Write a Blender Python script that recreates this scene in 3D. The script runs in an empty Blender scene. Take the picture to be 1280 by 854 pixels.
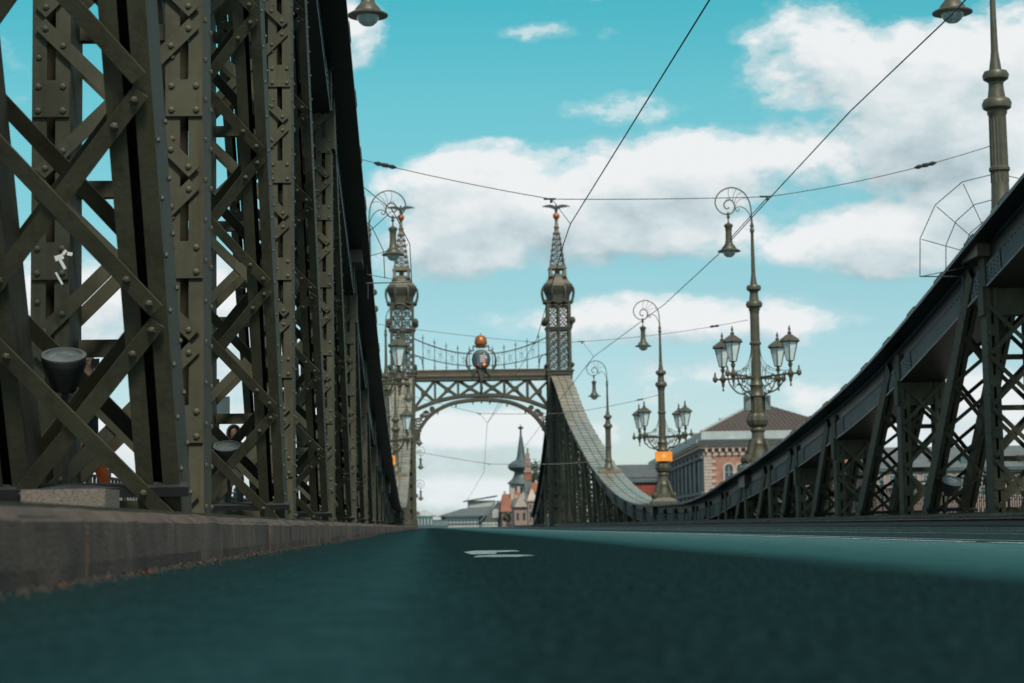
import bpy, bmesh, math, random
from math import sin, cos, pi, radians, atan2, hypot, sqrt, exp
from mathutils import Vector, Matrix
random.seed(7)
S = bpy.context.scene
C = S.collection

# ------------------------------------------------------------------ camera
HC = .142
PSI, TH, RHO = .0459767, .0956022, .017
cam_d = bpy.data.cameras.new('camera'); cam = bpy.data.objects.new('camera', cam_d); C.objects.link(cam)
S.camera = cam
f0 = Vector((sin(PSI), cos(PSI), 0)); r0 = Vector((cos(PSI), -sin(PSI), 0)); z0 = Vector((0, 0, 1))
fw = cos(TH)*f0+sin(TH)*z0; u0 = -sin(TH)*f0+cos(TH)*z0
rt = cos(RHO)*r0-sin(RHO)*u0; up = cos(RHO)*u0+sin(RHO)*r0
M = Matrix((rt, up, -fw)).transposed().to_4x4(); M.translation = Vector((0, 0, HC)); cam.matrix_world = M
cam_d.sensor_width = 36; cam_d.lens = 36*2400/1280
cam_d.clip_start = .05; cam_d.clip_end = 20000
cam_d.dof.use_dof = True; cam_d.dof.focus_distance = 16; cam_d.dof.aperture_fstop = 4.0
S.view_settings.view_transform = 'Standard'; S.view_settings.look = 'None'
S.view_settings.exposure = 0; S.view_settings.gamma = 1
S.render.resolution_x = 1024; S.render.resolution_y = 683

# ------------------------------------------------------------------ sky and sun
SUN_EL, SUN_AZ = radians(50), radians(168)     # azimuth clockwise from +Y: behind the camera, a little right, through thin cloud
W = bpy.data.worlds.new('World'); S.world = W; W.use_nodes = True
nt = W.node_tree; nt.nodes.clear()
class N:
    """tiny helper for building node trees"""
    def __init__(s, nt): s.t = nt
    def n(s, ty, **k):
        o = s.t.nodes.new(ty)
        for a, b in k.items(): setattr(o, a, b)
        return o
    def put(s, sock, v):
        if isinstance(v, bpy.types.NodeSocket): s.t.links.new(v, sock)
        elif v is not None: sock.default_value = v
    def m(s, op, a, b=None, c=None, clamp=False):
        o = s.n('ShaderNodeMath', operation=op, use_clamp=clamp)
        s.put(o.inputs[0], a); s.put(o.inputs[1], b); s.put(o.inputs[2], c)
        return o.outputs[0]
    def mix(s, f, a, b, mode='MIX'):
        o = s.n('ShaderNodeMix', data_type='RGBA', blend_type=mode)
        s.put(o.inputs[0], f); s.put(o.inputs[6], a); s.put(o.inputs[7], b)
        return o.outputs[2]
    def ramp(s, f, stops, interp='LINEAR'):
        o = s.n('ShaderNodeValToRGB'); cr = o.color_ramp; cr.interpolation = interp
        while len(cr.elements) < len(stops): cr.elements.new(.5)
        for e, (p, c) in zip(cr.elements, stops):
            e.position = p; e.color = (c, c, c, 1) if isinstance(c, (int, float)) else (*c, 1)
        s.put(o.inputs[0], f); return o.outputs[0]
    def noise(s, vec, scale, detail=4, rough=.5, out=0, dist=0):
        o = s.n('ShaderNodeTexNoise'); s.put(o.inputs['Vector'], vec)
        o.inputs['Scale'].default_value = scale; o.inputs['Detail'].default_value = detail
        o.inputs['Roughness'].default_value = rough; o.inputs['Distortion'].default_value = dist
        return o.outputs[out]
def px_az(x, y=400): return (x-533)/2400
def px_el(y): return (657-y)/2400
# cloud density as a node group of azimuth and elevation
CG = bpy.data.node_groups.new('cloud_density', 'ShaderNodeTree')
CG.interface.new_socket('az', in_out='INPUT', socket_type='NodeSocketFloat')
CG.interface.new_socket('el', in_out='INPUT', socket_type='NodeSocketFloat')
CG.interface.new_socket('density', in_out='OUTPUT', socket_type='NodeSocketFloat')
g = N(CG); gi = g.n('NodeGroupInput'); go = g.n('NodeGroupOutput')
cv = g.n('ShaderNodeCombineXYZ'); CG.links.new(gi.outputs[0], cv.inputs[0])
CG.links.new(g.m('MULTIPLY', gi.outputs[1], 1.7), cv.inputs[1]); V = cv.outputs[0]
# clouds of the picture: centre x, y, half width, half height (in photo pixels), strength
BL = [(660, 262, 190, 78, 1.05), (640, 215, 120, 40, .9), (850, 235, 170, 62, 1.0), (860, 290, 260, 45, .7), (1010, 215, 150, 60, .85),
      (1180, 190, 150, 90, 1.1), (1120, 110, 190, 75, .66), (1040, 60, 110, 40, .54), (1240, 110, 110, 80, .8), (1110, 310, 170, 52, 1.0), (1240, 250, 140, 70, 1.0), (560, 300, 120, 55, .8),
      (600, 300, 100, 40, .8), (850, 405, 260, 36, .66), (1000, 400, 90, 40, .6), (450, 35, 50, 55, .72), (620, 183, 70, 13, .62), (790, 140, 80, 24, .4), (690, 45, 90, 14, .36),
      (585, 540, 200, 30, .85), (560, 615, 190, 34, .85), (600, 580, 160, 30, .55), (760, 480, 160, 50, .5), (130, 380, 260, 70, .8), (110, 560, 300, 60, .8), (320, 480, 150, 90, .7), (1180, 540, 240, 70, .7), (30, 120, 60, 60, .3)]
acc = None
for (x, y, rx, ry, st) in BL:
    a = g.m('DIVIDE', g.m('SUBTRACT', gi.outputs[0], px_az(x)), rx/2400*1.25)
    b = g.m('DIVIDE', g.m('SUBTRACT', gi.outputs[1], px_el(y)), ry/2400*1.25)
    d = g.m('SUBTRACT', 1, g.m('ADD', g.m('MULTIPLY', a, a), g.m('MULTIPLY', b, b)))
    d = g.m('MULTIPLY', g.m('MAXIMUM', d, 0), st)
    acc = d if acc is None else g.m('MAXIMUM', acc, d)
# beyond the frame the same broken cloud goes on
gen = g.ramp(g.noise(V, 3.2, 3, .5), [(.42, 0), (.62, .95)])
fa = g.m('MULTIPLY', g.m('SUBTRACT', g.m('ABSOLUTE', g.m('SUBTRACT', gi.outputs[0], .045)), .30), 12, clamp=True)
fe = g.m('MULTIPLY', g.m('SUBTRACT', gi.outputs[1], .285), 12, clamp=True)
acc = g.m('MAXIMUM', acc, g.m('MULTIPLY', gen, g.m('MAXIMUM', fa, fe)))
n1 = g.noise(V, 12, 9, .58); n2 = g.noise(V, 30, 7, .62)
nz = g.m('ADD', g.m('MULTIPLY', g.m('SUBTRACT', n1, .5), 1.75), g.m('MULTIPLY', g.m('SUBTRACT', n2, .5), .8))
dens = g.m('ADD', g.m('SUBTRACT', acc, .33), nz)
CG.links.new(dens, go.inputs[0])

w = N(nt)
tc = w.n('ShaderNodeTexCoord'); sx = w.n('ShaderNodeSeparateXYZ'); nt.links.new(tc.outputs['Generated'], sx.inputs[0])
az = w.m('ARCTAN2', sx.outputs[0], sx.outputs[1]); el = w.m('ARCSINE', sx.outputs[2])
def cloud(da, de):
    o = w.n('ShaderNodeGroup'); o.node_tree = CG
    nt.links.new(w.m('ADD', az, da), o.inputs[0]); nt.links.new(w.m('ADD', el, de), o.inputs[1]); return o.outputs[0]
c0 = cloud(0, 0); c1 = cloud(.006, .016)
sky = w.n('ShaderNodeTexSky', sky_type='NISHITA'); sky.sun_disc = False
sky.sun_elevation = SUN_EL; sky.sun_rotation = SUN_AZ; sky.air_density = 1.0; sky.dust_density = .6; sky.ozone_density = 1.2
tint = w.ramp(w.m('MULTIPLY', el, 2.2), [(0, (.86, .98, 1.2)), (.12, (.90, 1.02, 1.12)), (.263, (.82, 1.1, 1.0)), (.483, (.60, 1.40, 1.10)), (.60, (.34, 1.42, 1.10)), (1, (.36, 1.2, 1.0))])
skc = w.mix(1, sky.outputs[0], tint, 'MULTIPLY')
mask = w.ramp(w.m('ADD', c0, .12), [(0, 0), (.13, .13), (.25, .58), (.42, 1)], 'EASE')
lit = w.m('ADD', w.m('MULTIPLY', w.m('SUBTRACT', c0, c1), .8), .62, clamp=True)
lit = w.m('SUBTRACT', lit, w.m('MULTIPLY', w.m('SUBTRACT', c0, .38, clamp=True), .42))
ccol = w.ramp(lit, [(.12, (3.6, 4.7, 5.2)), (.5, (6.2, 7.2, 7.5)), (.80, (8.6, 8.8, 8.9))])
lowm = w.m('MULTIPLY', w.m('SUBTRACT', .10, el), 10, clamp=True)
ccol = w.mix(w.m('MULTIPLY', lowm, .5), ccol, (7.2, 8.2, 8.3, 1))
fin = w.mix(mask, skc, ccol)
bg = w.n('ShaderNodeBackground'); nt.links.new(fin, bg.inputs[0]); bg.inputs[1].default_value = .1
wo = w.n('ShaderNodeOutputWorld'); nt.links.new(bg.outputs[0], wo.inputs[0])
sd = bpy.data.lights.new('sun', 'SUN'); sun = bpy.data.objects.new('sun', sd); C.objects.link(sun)
sd.energy = 4.2; sd.angle = radians(10); sd.color = (1, .91, .77)
sv = Vector((sin(SUN_AZ)*cos(SUN_EL), cos(SUN_AZ)*cos(SUN_EL), sin(SUN_EL)))
sun.rotation_euler = sv.to_track_quat('Z', 'Y').to_euler(); sun.location = (0, -50, 60)

# ------------------------------------------------------------------ materials
def mat(name, col, rough=.6, var=.25, scale=3., col2=None, metal=0., bump=.0, bscale=40., streak=0., spec=None, trans=0.):
    m = bpy.data.materials.new(name); m.use_nodes = True; t = m.node_tree; h = N(t)
    b = t.nodes['Principled BSDF']
    tx = h.n('ShaderNodeTexCoord'); geo = h.n('ShaderNodeNewGeometry')
    P = geo.outputs['Position']
    n = h.noise(P, scale, 5, .6)
    c2 = col2 or tuple(c*(1-var) for c in col)
    c = h.mix(h.ramp(n, [(.3, 0), (.7, 1)]), (*c2, 1), (*[min(1, q*(1+var*.4)) for q in col], 1))
    if streak:
        mp = h.n('ShaderNodeMapping'); t.links.new(P, mp.inputs[0]); mp.inputs['Scale'].default_value = (14, 14, .9)
        sn = h.noise(mp.outputs[0], 1., 4, .6)
        c = h.mix(h.m('MULTIPLY', h.ramp(sn, [(.5, 0), (.72, 1)]), streak), c, (col[0]*.45, col[1]*.38, col[2]*.3, 1))
    t.links.new(c, b.inputs['Base Color'])
    rr = h.m('ADD', rough-.1, h.m('MULTIPLY', n, .2)); t.links.new(rr, b.inputs['Roughness'])
    b.inputs['Metallic'].default_value = metal
    if spec is not None: b.inputs['Specular IOR Level'].default_value = spec
    if trans: b.inputs['Transmission Weight'].default_value = trans
    if bump:
        bn = h.n('ShaderNodeBump'); bn.inputs['Strength'].default_value = bump; bn.inputs['Distance'].default_value = .01
        t.links.new(h.noise(P, bscale, 4, .6), bn.inputs['Height']); t.links.new(bn.outputs[0], b.inputs['Normal'])
    return m
MT = {}
MT['steel'] = mat('olive_green_bridge_paint', (.072, .071, .046), .62, .3, 1.6, col2=(.036, .037, .027), bump=.25, bscale=25, streak=.6, spec=.16)
MT['chord'] = mat('dark_green_chord_paint', (.015, .021, .019), .4, .35, 1.6, bump=.3, bscale=14, streak=.4, spec=.45)
MT['cover'] = mat('weathered_chord_cover', (.27, .245, .19), .30, .35, .9, col2=(.15, .14, .11), streak=.3, spec=.6)
MT['plate'] = mat('teal_sheen_plate', (.011, .040, .044), .5, .35, 1.2, bump=.35, bscale=10, streak=.45, spec=.25)  # teal sky sheen on the chord plates painted into their colour
MT['rivet'] = mat('painted_rivet', (.066, .062, .040), .65, .25, 9)
MT['lamp'] = mat('lamp_post_paint', (.066, .062, .04), .45, .3, 6, bump=.15, streak=.35)
MT['tower'] = mat('gateway_paint', (.050, .050, .035), .55, .3, 1.2, streak=.35)
MT['tower_light'] = mat('gateway_pale_paint', (.15, .12, .085), .55, .3, 1.5, streak=.4)
MT['gilt'] = mat('copper_gilding', (.36, .115, .035), .4, .3, 8, metal=.4)
MT['eagle'] = mat('dark_bronze', (.035, .045, .045), .5, .3, 8)
MT['glass'] = mat('frosted_lantern_glass', (.55, .66, .68), .25, .12, 6)
MT['bowl'] = mat('clear_lamp_bowl', (.5, .66, .68), .12, .1, 5, trans=.6)
MT['iron'] = mat('black_iron', (.022, .026, .027), .5, .3, 9)
MT['wire'] = mat('wire_dark', (.02, .024, .026), .5, .1, 9)
MT['orange'] = mat('orange_box_paint', (.85, .27, .02), .5, .15, 4)
MT['white'] = mat('white_print', (.8, .8, .78), .6, .1, 9)
MT['kerb'] = mat('brown_kerb_stone', (.092, .066, .050), .85, .5, 3.0, col2=(.026, .023, .020), bump=1., bscale=70, streak=.85)
MT['block'] = mat('coarse_concrete', (.17, .145, .12), .9, .5, 60, bump=1., bscale=120)
MT['pave'] = mat('walkway_asphalt', (.10, .095, .085), .9, .3, 8, bump=.5)
MT['rail'] = mat('rail_steel', (.28, .30, .30), .28, .4, 20, metal=.9)
MT['grit'] = mat('gutter_grit', (.03, .028, .024), .95, .5, 40)
MT['leaf'] = mat('dry_leaf', (.12, .045, .018), .8, .4, 30)
MT['flood'] = mat('floodlight_housing', (.03, .035, .034), .4, .2, 9)
MT['floodglass'] = mat('floodlight_glass', (.16, .19, .19), .15, .2, 20)
MT['water'] = mat('river_water', (.03, .06, .06), .12, .2, .05, bump=.5, bscale=1.2)
MT['ground'] = mat('city_ground', (.09, .09, .08), .9, .3, .05)
# road: shadow strip and brighter sheen strips painted into the asphalt colour
def road_mat():
    m = bpy.data.materials.new('asphalt_shade_bands'); m.use_nodes = True; t = m.node_tree; h = N(t); b = t.nodes['Principled BSDF']
    geo = h.n('ShaderNodeNewGeometry'); P = geo.outputs['Position']; s = h.n('ShaderNodeSeparateXYZ'); t.links.new(P, s.inputs[0])
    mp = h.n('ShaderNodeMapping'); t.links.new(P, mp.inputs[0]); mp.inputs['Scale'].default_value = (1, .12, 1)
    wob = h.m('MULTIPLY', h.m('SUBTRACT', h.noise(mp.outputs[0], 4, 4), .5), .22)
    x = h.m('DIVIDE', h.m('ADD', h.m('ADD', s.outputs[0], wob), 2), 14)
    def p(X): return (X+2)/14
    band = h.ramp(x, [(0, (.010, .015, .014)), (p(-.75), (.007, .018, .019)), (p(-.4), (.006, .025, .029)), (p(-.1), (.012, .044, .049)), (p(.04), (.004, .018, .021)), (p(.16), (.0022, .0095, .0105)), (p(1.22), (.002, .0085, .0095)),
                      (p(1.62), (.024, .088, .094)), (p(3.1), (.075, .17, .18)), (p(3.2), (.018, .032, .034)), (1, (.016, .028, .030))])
    n = h.noise(P, 45, 6, .85); n2 = h.noise(P, 6, 9, .8)
    c = h.mix(h.ramp(n, [(.46, 0), (.60, 1)]), band, h.mix(.74, band, (.03, .07, .076, 1)))
    c = h.mix(h.ramp(n2, [(.34, .5), (.6, 0)]), c, (.004, .009, .010, 1))
    t.links.new(c, b.inputs['Base Color']); b.inputs['Roughness'].default_value = .8
    b.inputs['Specular IOR Level'].default_value = .0
    v = h.n('ShaderNodeTexVoronoi'); t.links.new(P, v.inputs['Vector']); v.inputs['Scale'].default_value = 95
    bn = h.n('ShaderNodeBump'); bn.inputs['Strength'].default_value = .55; bn.inputs['Distance'].default_value = .006
    t.links.new(h.m('SUBTRACT', h.noise(P, 30, 4), v.outputs['Distance']), bn.inputs['Height']); t.links.new(bn.outputs[0], b.inputs['Normal'])
    return m
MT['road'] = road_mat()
def worn_paint():
    m = bpy.data.materials.new('worn_road_paint'); m.use_nodes = True; t = m.node_tree; h = N(t); b = t.nodes['Principled BSDF']
    geo = h.n('ShaderNodeNewGeometry'); P = geo.outputs['Position']
    n = h.ramp(h.noise(P, 16, 7, .75), [(.42, 0), (.58, 1)])
    t.links.new(h.mix(n, (.03, .075, .08, 1), (.26, .36, .37, 1)), b.inputs['Base Color']); b.inputs['Roughness'].default_value = .7
    return m
MT['paint'] = worn_paint()

# ------------------------------------------------------------------ mesh helpers
class MB:
    def __init__(s): s.v = []; s.f = []; s.mi = []; s.cur = 0
    def add(s, vs, fs):
        o = len(s.v); s.v += [tuple(q) for q in vs]; s.f += [tuple(i+o for i in q) for q in fs]; s.mi += [s.cur]*len(fs); return s
    def box(s, x0, x1, y0, y1, z0, z1):
        return s.add([(x0,y0,z0),(x1,y0,z0),(x1,y1,z0),(x0,y1,z0),(x0,y0,z1),(x1,y0,z1),(x1,y1,z1),(x0,y1,z1)],
                     [(0,3,2,1),(4,5,6,7),(0,1,5,4),(1,2,6,5),(2,3,7,6),(3,0,4,7)])
    def frus(s, cx, cy, z0, z1, a0, b0, a1, b1, dx=0, dy=0):
        return s.add([(cx-a0,cy-b0,z0),(cx+a0,cy-b0,z0),(cx+a0,cy+b0,z0),(cx-a0,cy+b0,z0),(cx+dx-a1,cy+dy-b1,z1),(cx+dx+a1,cy+dy-b1,z1),(cx+dx+a1,cy+dy+b1,z1),(cx+dx-a1,cy+dy+b1,z1)],
                     [(0,3,2,1),(4,5,6,7),(0,1,5,4),(1,2,6,5),(2,3,7,6),(3,0,4,7)])
    def bar(s, p, q, wd, th, nrm=(0,-1,0)):
        """flat bar from p to q, width wd in the plane across nrm, thickness th along nrm"""
        p = Vector(p); q = Vector(q); d = (q-p).normalized(); n = Vector(nrm); n = (n-d*n.dot(d))
        if n.length < 1e-6: n = d.orthogonal()
        n.normalize(); a = d.cross(n)*wd/2; n = n*th/2
        return s.add([p-a-n,p+a-n,p+a+n,p-a+n,q-a-n,q+a-n,q+a+n,q-a+n],[(0,3,2,1),(4,5,6,7),(0,1,5,4),(1,2,6,5),(2,3,7,6),(3,0,4,7)])
    def tube(s, pts, r, k=6, cap=True):
        pts = [Vector(p) for p in pts]; n = len(pts); rs = r if isinstance(r, (list, tuple)) else [r]*n
        o = []; ref = None
        for i, p in enumerate(pts):
            d = (pts[min(i+1, n-1)]-pts[max(i-1, 0)]).normalized()
            if ref is None: ref = d.orthogonal().normalized()
            ref = (ref-d*ref.dot(d)).normalized(); b = d.cross(ref)
            o += [p+(ref*cos(2*pi*j/k)+b*sin(2*pi*j/k))*rs[i] for j in range(k)]
        fs = [(i*k+j, i*k+(j+1) % k, (i+1)*k+(j+1) % k, (i+1)*k+j) for i in range(n-1) for j in range(k)]
        if cap: fs += [tuple(range(k-1, -1, -1)), tuple((n-1)*k+j for j in range(k))]
        return s.add(o, fs)
    def lathe(s, prof, k=12, c=(0,0,0), flute=0, rot=0):
        """prof: (radius, z) from bottom to top"""
        n = len(prof); o = []
        for r, z in prof:
            for j in range(k):
                rr = r*(1-(flute if j % 2 else 0)); a = 2*pi*j/k+rot
                o.append((c[0]+rr*cos(a), c[1]+rr*sin(a), c[2]+z))
        fs = [(i*k+j, i*k+(j+1) % k, (i+1)*k+(j+1) % k, (i+1)*k+j) for i in range(n-1) for j in range(k)]
        fs += [tuple(range(k-1, -1, -1)), tuple((n-1)*k+j for j in range(k))]
        return s.add(o, fs)
    def prism(s, poly, y0, y1):
        """poly of (x, z) extruded along y"""
        n = len(poly); return s.add([(x, y0, z) for x, z in poly]+[(x, y1, z) for x, z in poly],
            [tuple(range(n)), tuple(range(2*n-1, n-1, -1))]+[(i, i+n, (i+1) % n+n, (i+1) % n) for i in range(n)])
    def rivet(s, p, n=(0,-1,0), r=.024):
        p = Vector(p); n = Vector(n).normalized(); a = n.orthogonal().normalized(); b = n.cross(a); o = []
        for rr, h in ((1, 0), (.8, .5)):
            o += [p+(a*cos(j*pi/3)+b*sin(j*pi/3))*r*rr+n*h*r for j in range(6)]
        o.append(p+n*r*.8)
        return s.add(o, [(j, (j+1) % 6, 6+(j+1) % 6, 6+j) for j in range(6)]+[(6+j, 6+(j+1) % 6, 12) for j in range(6)])
    def mesh(s, name, m, smooth=False):
        me = bpy.data.meshes.new(name); me.from_pydata(s.v, [], s.f)
        for q in (m if isinstance(m, (list, tuple)) else [m]): me.materials.append(MT[q] if isinstance(q, str) else q)
        if any(s.mi): me.polygons.foreach_set('material_index', s.mi)
        if smooth:
            me.polygons.foreach_set('use_smooth', [True]*len(me.polygons)); me.set_sharp_from_angle(angle=radians(40))
        me.update(); return me
    def obj(s, name, m, parent=None, smooth=False, **k):
        return link(name, s.mesh(name, m, smooth), parent, **k)
def link(name, me, parent=None, loc=None, rot=None, kind=None, label=None):
    o = bpy.data.objects.new(name, me); C.objects.link(o); o.parent = parent
    if loc is not None: o.location = loc
    if rot is not None: o.rotation_euler = rot
    if kind: o['kind'] = kind
    if label: o['label'] = label
    return o
def tag(o, label, cat, group=None):
    o['label'] = label; o['category'] = cat
    if group: o['group'] = group
    return o
def thing(name, label, cat, loc=(0,0,0), rot=(0,0,0), group=None):
    return tag(link(name, None, None, loc, rot), label, cat, group)
def kids(o): return [q for q in bpy.data.objects if q.parent == o]
def copy_tree(o, parent=None, keep=None):
    c = o.copy(); C.objects.link(c); c.parent = parent
    for ch in KID.get(o.name, []): copy_tree(ch, c)
    return c
KID = {}
def index_kids():
    KID.clear()
    for q in bpy.data.objects:
        if q.parent: KID.setdefault(q.parent.name, []).append(q)
def struct(o): o['kind'] = 'structure'; return o
def smooth_pts(p, n=8, closed=False):
    """Catmull-Rom through points"""
    p = [Vector(q) for q in p]; o = []
    for i in range(len(p)-1):
        a = p[max(i-1, 0)]; b = p[i]; c = p[i+1]; d = p[min(i+2, len(p)-1)]
        for k in range(n):
            t = k/n; o.append(.5*((2*b)+(c-a)*t+(2*a-5*b+4*c-d)*t*t+(3*b-a-3*c+d)*t**3))
    return o+[p[-1]]

XL, XR, YT, YM = -1.79, 11.1, 157.5, 79.
DECK = .2
PROF = [(0, .92), (8, 1.18), (13.5, 1.6), (19, 2.0), (27, 2.78), (34, 3.62), (39.6, 4.6), (43, 5.25), (47, 6.0), (55, 7.55), (65, 9.65), (78.5, 12.5), (85, 13.9)]
FAR = [(0, .93), (5, .93), (10, .98), (15, 1.08), (21.5, 1.42), (28, 2.02), (35, 2.92), (42, 4.0), (51, 5.75), (60.5, 7.75), (66, 9.2), (72.8, 11.2), (78.5, 12.6)]
def chord_h(Y):
    if Y < .5: Y = 158-Y
    if Y > YT:
        P = [(0, 12.5), (8, 8.4), (17, 4.9), (26, 2.4), (34, 1.0), (60, .9)]; u = Y-YT
    elif Y > YM: P = FAR; u = Y-YM
    else: P = PROF; u = abs(Y-YM)
    for (a, b), (c, d) in zip(P, P[1:]):
        if u <= c:
            i = P.index((a, b)); t = (u-a)/(c-a)
            # smooth hermite
            m0 = ((d-b)/(c-a)+(b-P[i-1][1])/(a-P[i-1][0]))/2 if i > 0 else (0 if Y <= YT else (d-b)/(c-a))
            m1 = ((d-b)/(c-a)+(P[i+2][1]-d)/(P[i+2][0]-c))/2 if i+2 < len(P) else (d-b)/(c-a)
            h = c-a; return (2*t**3-3*t*t+1)*b+(t**3-2*t*t+t)*h*m0+(3*t*t-2*t**3)*d+(t**3-t*t)*h*m1
    return P[-1][1]
def chord_n(Y):
    s = (chord_h(Y+.2)-chord_h(Y-.2))/.4; return s, hypot(1, s)

# ================================================================== SETTING
struct(MB().add([(-9000,-60,-.9),(9000,-60,-.9),(9000,-2000,-.9),(-9000,-2000,-.9)], [(3,2,1,0)]).obj('near_bank_ground', 'ground'))
struct(MB().box(-9000, 9000, 216, 12000, -14, -.02).obj('ground', 'ground'))
struct(MB().add([(-9000,-60,-12),(9000,-60,-12),(9000,218,-12),(-9000,218,-12)], [(0,1,2,3)]).obj('river_water', 'water'))
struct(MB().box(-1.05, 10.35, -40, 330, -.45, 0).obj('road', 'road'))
struct(MB().box(10.55, 15.6, -40, 232, -.4, DECK-.02).box(12.2, 15.5, -40, 216, DECK-.02, DECK).obj('right_walkway', 'pave'))
struct(MB().box(-6.3, -1.25, -40, 232, -.4, DECK-.03).box(-6.2, -2.75, -40, 216, DECK-.03, DECK).obj('left_walkway', 'pave'))
# tram rails: flangeway head 4 mm proud
rl = link('tram_track', None); struct(rl)
for x in (3.42, 4.86, 6.05, 7.48):
    MB().box(x-.035, x+.035, -30, 320, -.01, .005).box(x+.055, x+.085, -30, 320, -.01, .004).obj('rail', 'rail', rl)
# kerbs, stone by stone
def kerb(side, name):
    root = link(name, None); struct(root)
    y = -6.; i = 0
    sgn = 1 if side == 'L' else -1; x0 = -1.05 if side == 'L' else 10.35
    ms = []
    for v in range(5):
        r = random.Random(v); w_ = .98+.015*r.random(); e = .012*r.random()
        prof = [(0, -.06), (0+e, .05), (-.004+e, .175), (-.03, .208), (-.06, .215), (-.21, .213), (-.21, -.06)]
        k = len(prof); n = 5; vs = []; 
        for j in range(n+1):
            yy = w_*j/n
            vs += [(sgn*(px+(.004*r.uniform(-1, 1) if q < 4 else 0)), yy, pz+(.004*r.uniform(-1, 1) if q > 1 else 0)) for q, (px, pz) in enumerate(prof)]
        fs = [(j*k+q, j*k+(q+1) % k, (j+1)*k+(q+1) % k, (j+1)*k+q) for j in range(n) for q in range(k)]
        fs += [tuple(range(k)), tuple(n*k+q for q in range(k-1, -1, -1))]
        if sgn > 0: fs = [tuple(reversed(q)) for q in fs]
        m_ = MB().add(vs, fs); ms.append(m_.mesh('kerb_stone', 'kerb'))
    while y < 165:
        o = link('kerb_stone', random.choice(ms), root, (x0+sgn*random.uniform(-.006, .006), y, random.uniform(-.006, .006)), (random.uniform(-.004, .004), 0, random.uniform(-.004, .004)))
        y += 1.0
    y = 165
    return root
kl = kerb('L', 'left_kerb'); MB().box(-1.23, -1.062, -6, 165, -.05, .19).obj('mortar_bed', 'iron', kl); kr = kerb('R', 'right_kerb')
MB().box(10.22, 10.30, -6, 165, .0, .075).box(10.10, 10.34, -6, 165, .0, .02).obj('guard_strip', 'iron', kr)
MB().box(10.29, 10.345, -6, 165, .12, .135).obj('edge_strip', 'rail', kr)
# gutter grit and dead leaves along the left kerb
gb = MB()
for i in range(2600):
    y = 1.2+(random.random()**1.6)*34; x = -1.045+abs(random.gauss(0, .07)); r = random.uniform(.002, .009)*(1 if random.random() > .06 else 2)
    a = random.random()*6
    gb.add([(x+r*cos(a), y+r*sin(a), 0), (x+r*cos(a+2.1), y+r*sin(a+2.1), 0), (x+r*cos(a+4.2), y+r*sin(a+4.2), 0), (x, y, r*random.uniform(.7, 1.6))], [(0,1,3),(1,2,3),(2,0,3)])
gb.obj('gutter_grit', 'grit', kind='stuff', label='fine grit lying in the gutter along the left kerb')
lb = MB()
for i in range(90):
    y = 2+random.random()**1.4*26; x = -1.04+abs(random.gauss(0, .06)); r = random.uniform(.008, .02); a = random.random()*6; z = .004
    lb.add([(x+r*cos(a), y+r*sin(a), z), (x+.5*r*cos(a+1.6), y+.5*r*sin(a+1.6), z+r*.5), (x+r*cos(a+3.1), y+r*sin(a+3.1), z), (x+.5*r*cos(a+4.7), y+.5*r*sin(a+4.7), z+r*.3)], [(0,1,2),(0,2,3)])
lb.obj('fallen_leaves', 'leaf', kind='stuff', label='small brown dead leaves in the gutter')
# road markings, 4 mm above the road
mk = MB(); z = .004
y = -2.
xw = 3.18
while y < 155:
    L = random.uniform(2.2, 5); mk.box(xw-.055, xw+.055, y, y+L, .001, z); y += L+random.uniform(.05, .5)
struct(mk.obj('lane_line', 'paint'))
mk = MB()
def sheet(pts): mk.add([(x, y, .004) for x, y in pts], [tuple(range(len(pts)))])
sheet([(.21, 8.7), (.40, 8.62), (.50, 8.9), (.44, 9.2), (.33, 9.32), (.24, 9.15)])
sheet([(.22, 9.6), (.34, 9.55), (.37, 10.2), (.50, 10.35), (.50, 10.9), (.28, 11.0), (.20, 10.5)])
struct(mk.obj('lane_marking', 'paint'))

# ================================================================== GIRDERS
POSTS = [3.4, 11.45, 19., 27.3, 35.75, 42.55, 49.45, 54.7, 59.1, 63.7, 68., 72., 75.6, 79.]
POSTS = POSTS+[2*YM-p for p in reversed(POSTS[:-1])]     # 3.2 .. 154.8
SIDEP = [165.5, 172.5, 179, 185.5, 191.5]
ZB = -2.6
LEAF_IN, LEAF_OUT = (.31, .53), None    # unused, kept symmetric below
def leaf(mb, xc, L, dep, gap=.035, lo=0):
    """one leaf of a built-up member: two channels back to back with a slot between them"""
    t = .014; w = .112
    for sx in (-1, 1):
        xo = xc+sx*w
        x0_, x1_ = min(xo, xo-sx*t), max(xo, xo-sx*t)
        mb.box(x0_, x1_, -dep+t, dep-t, lo, L)
        a, b = sorted((xo, xc+sx*gap/1.4))
        mb.box(a, b, -dep, -dep+t, lo, L); mb.box(a, b, dep-t, dep, lo, L)
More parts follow.
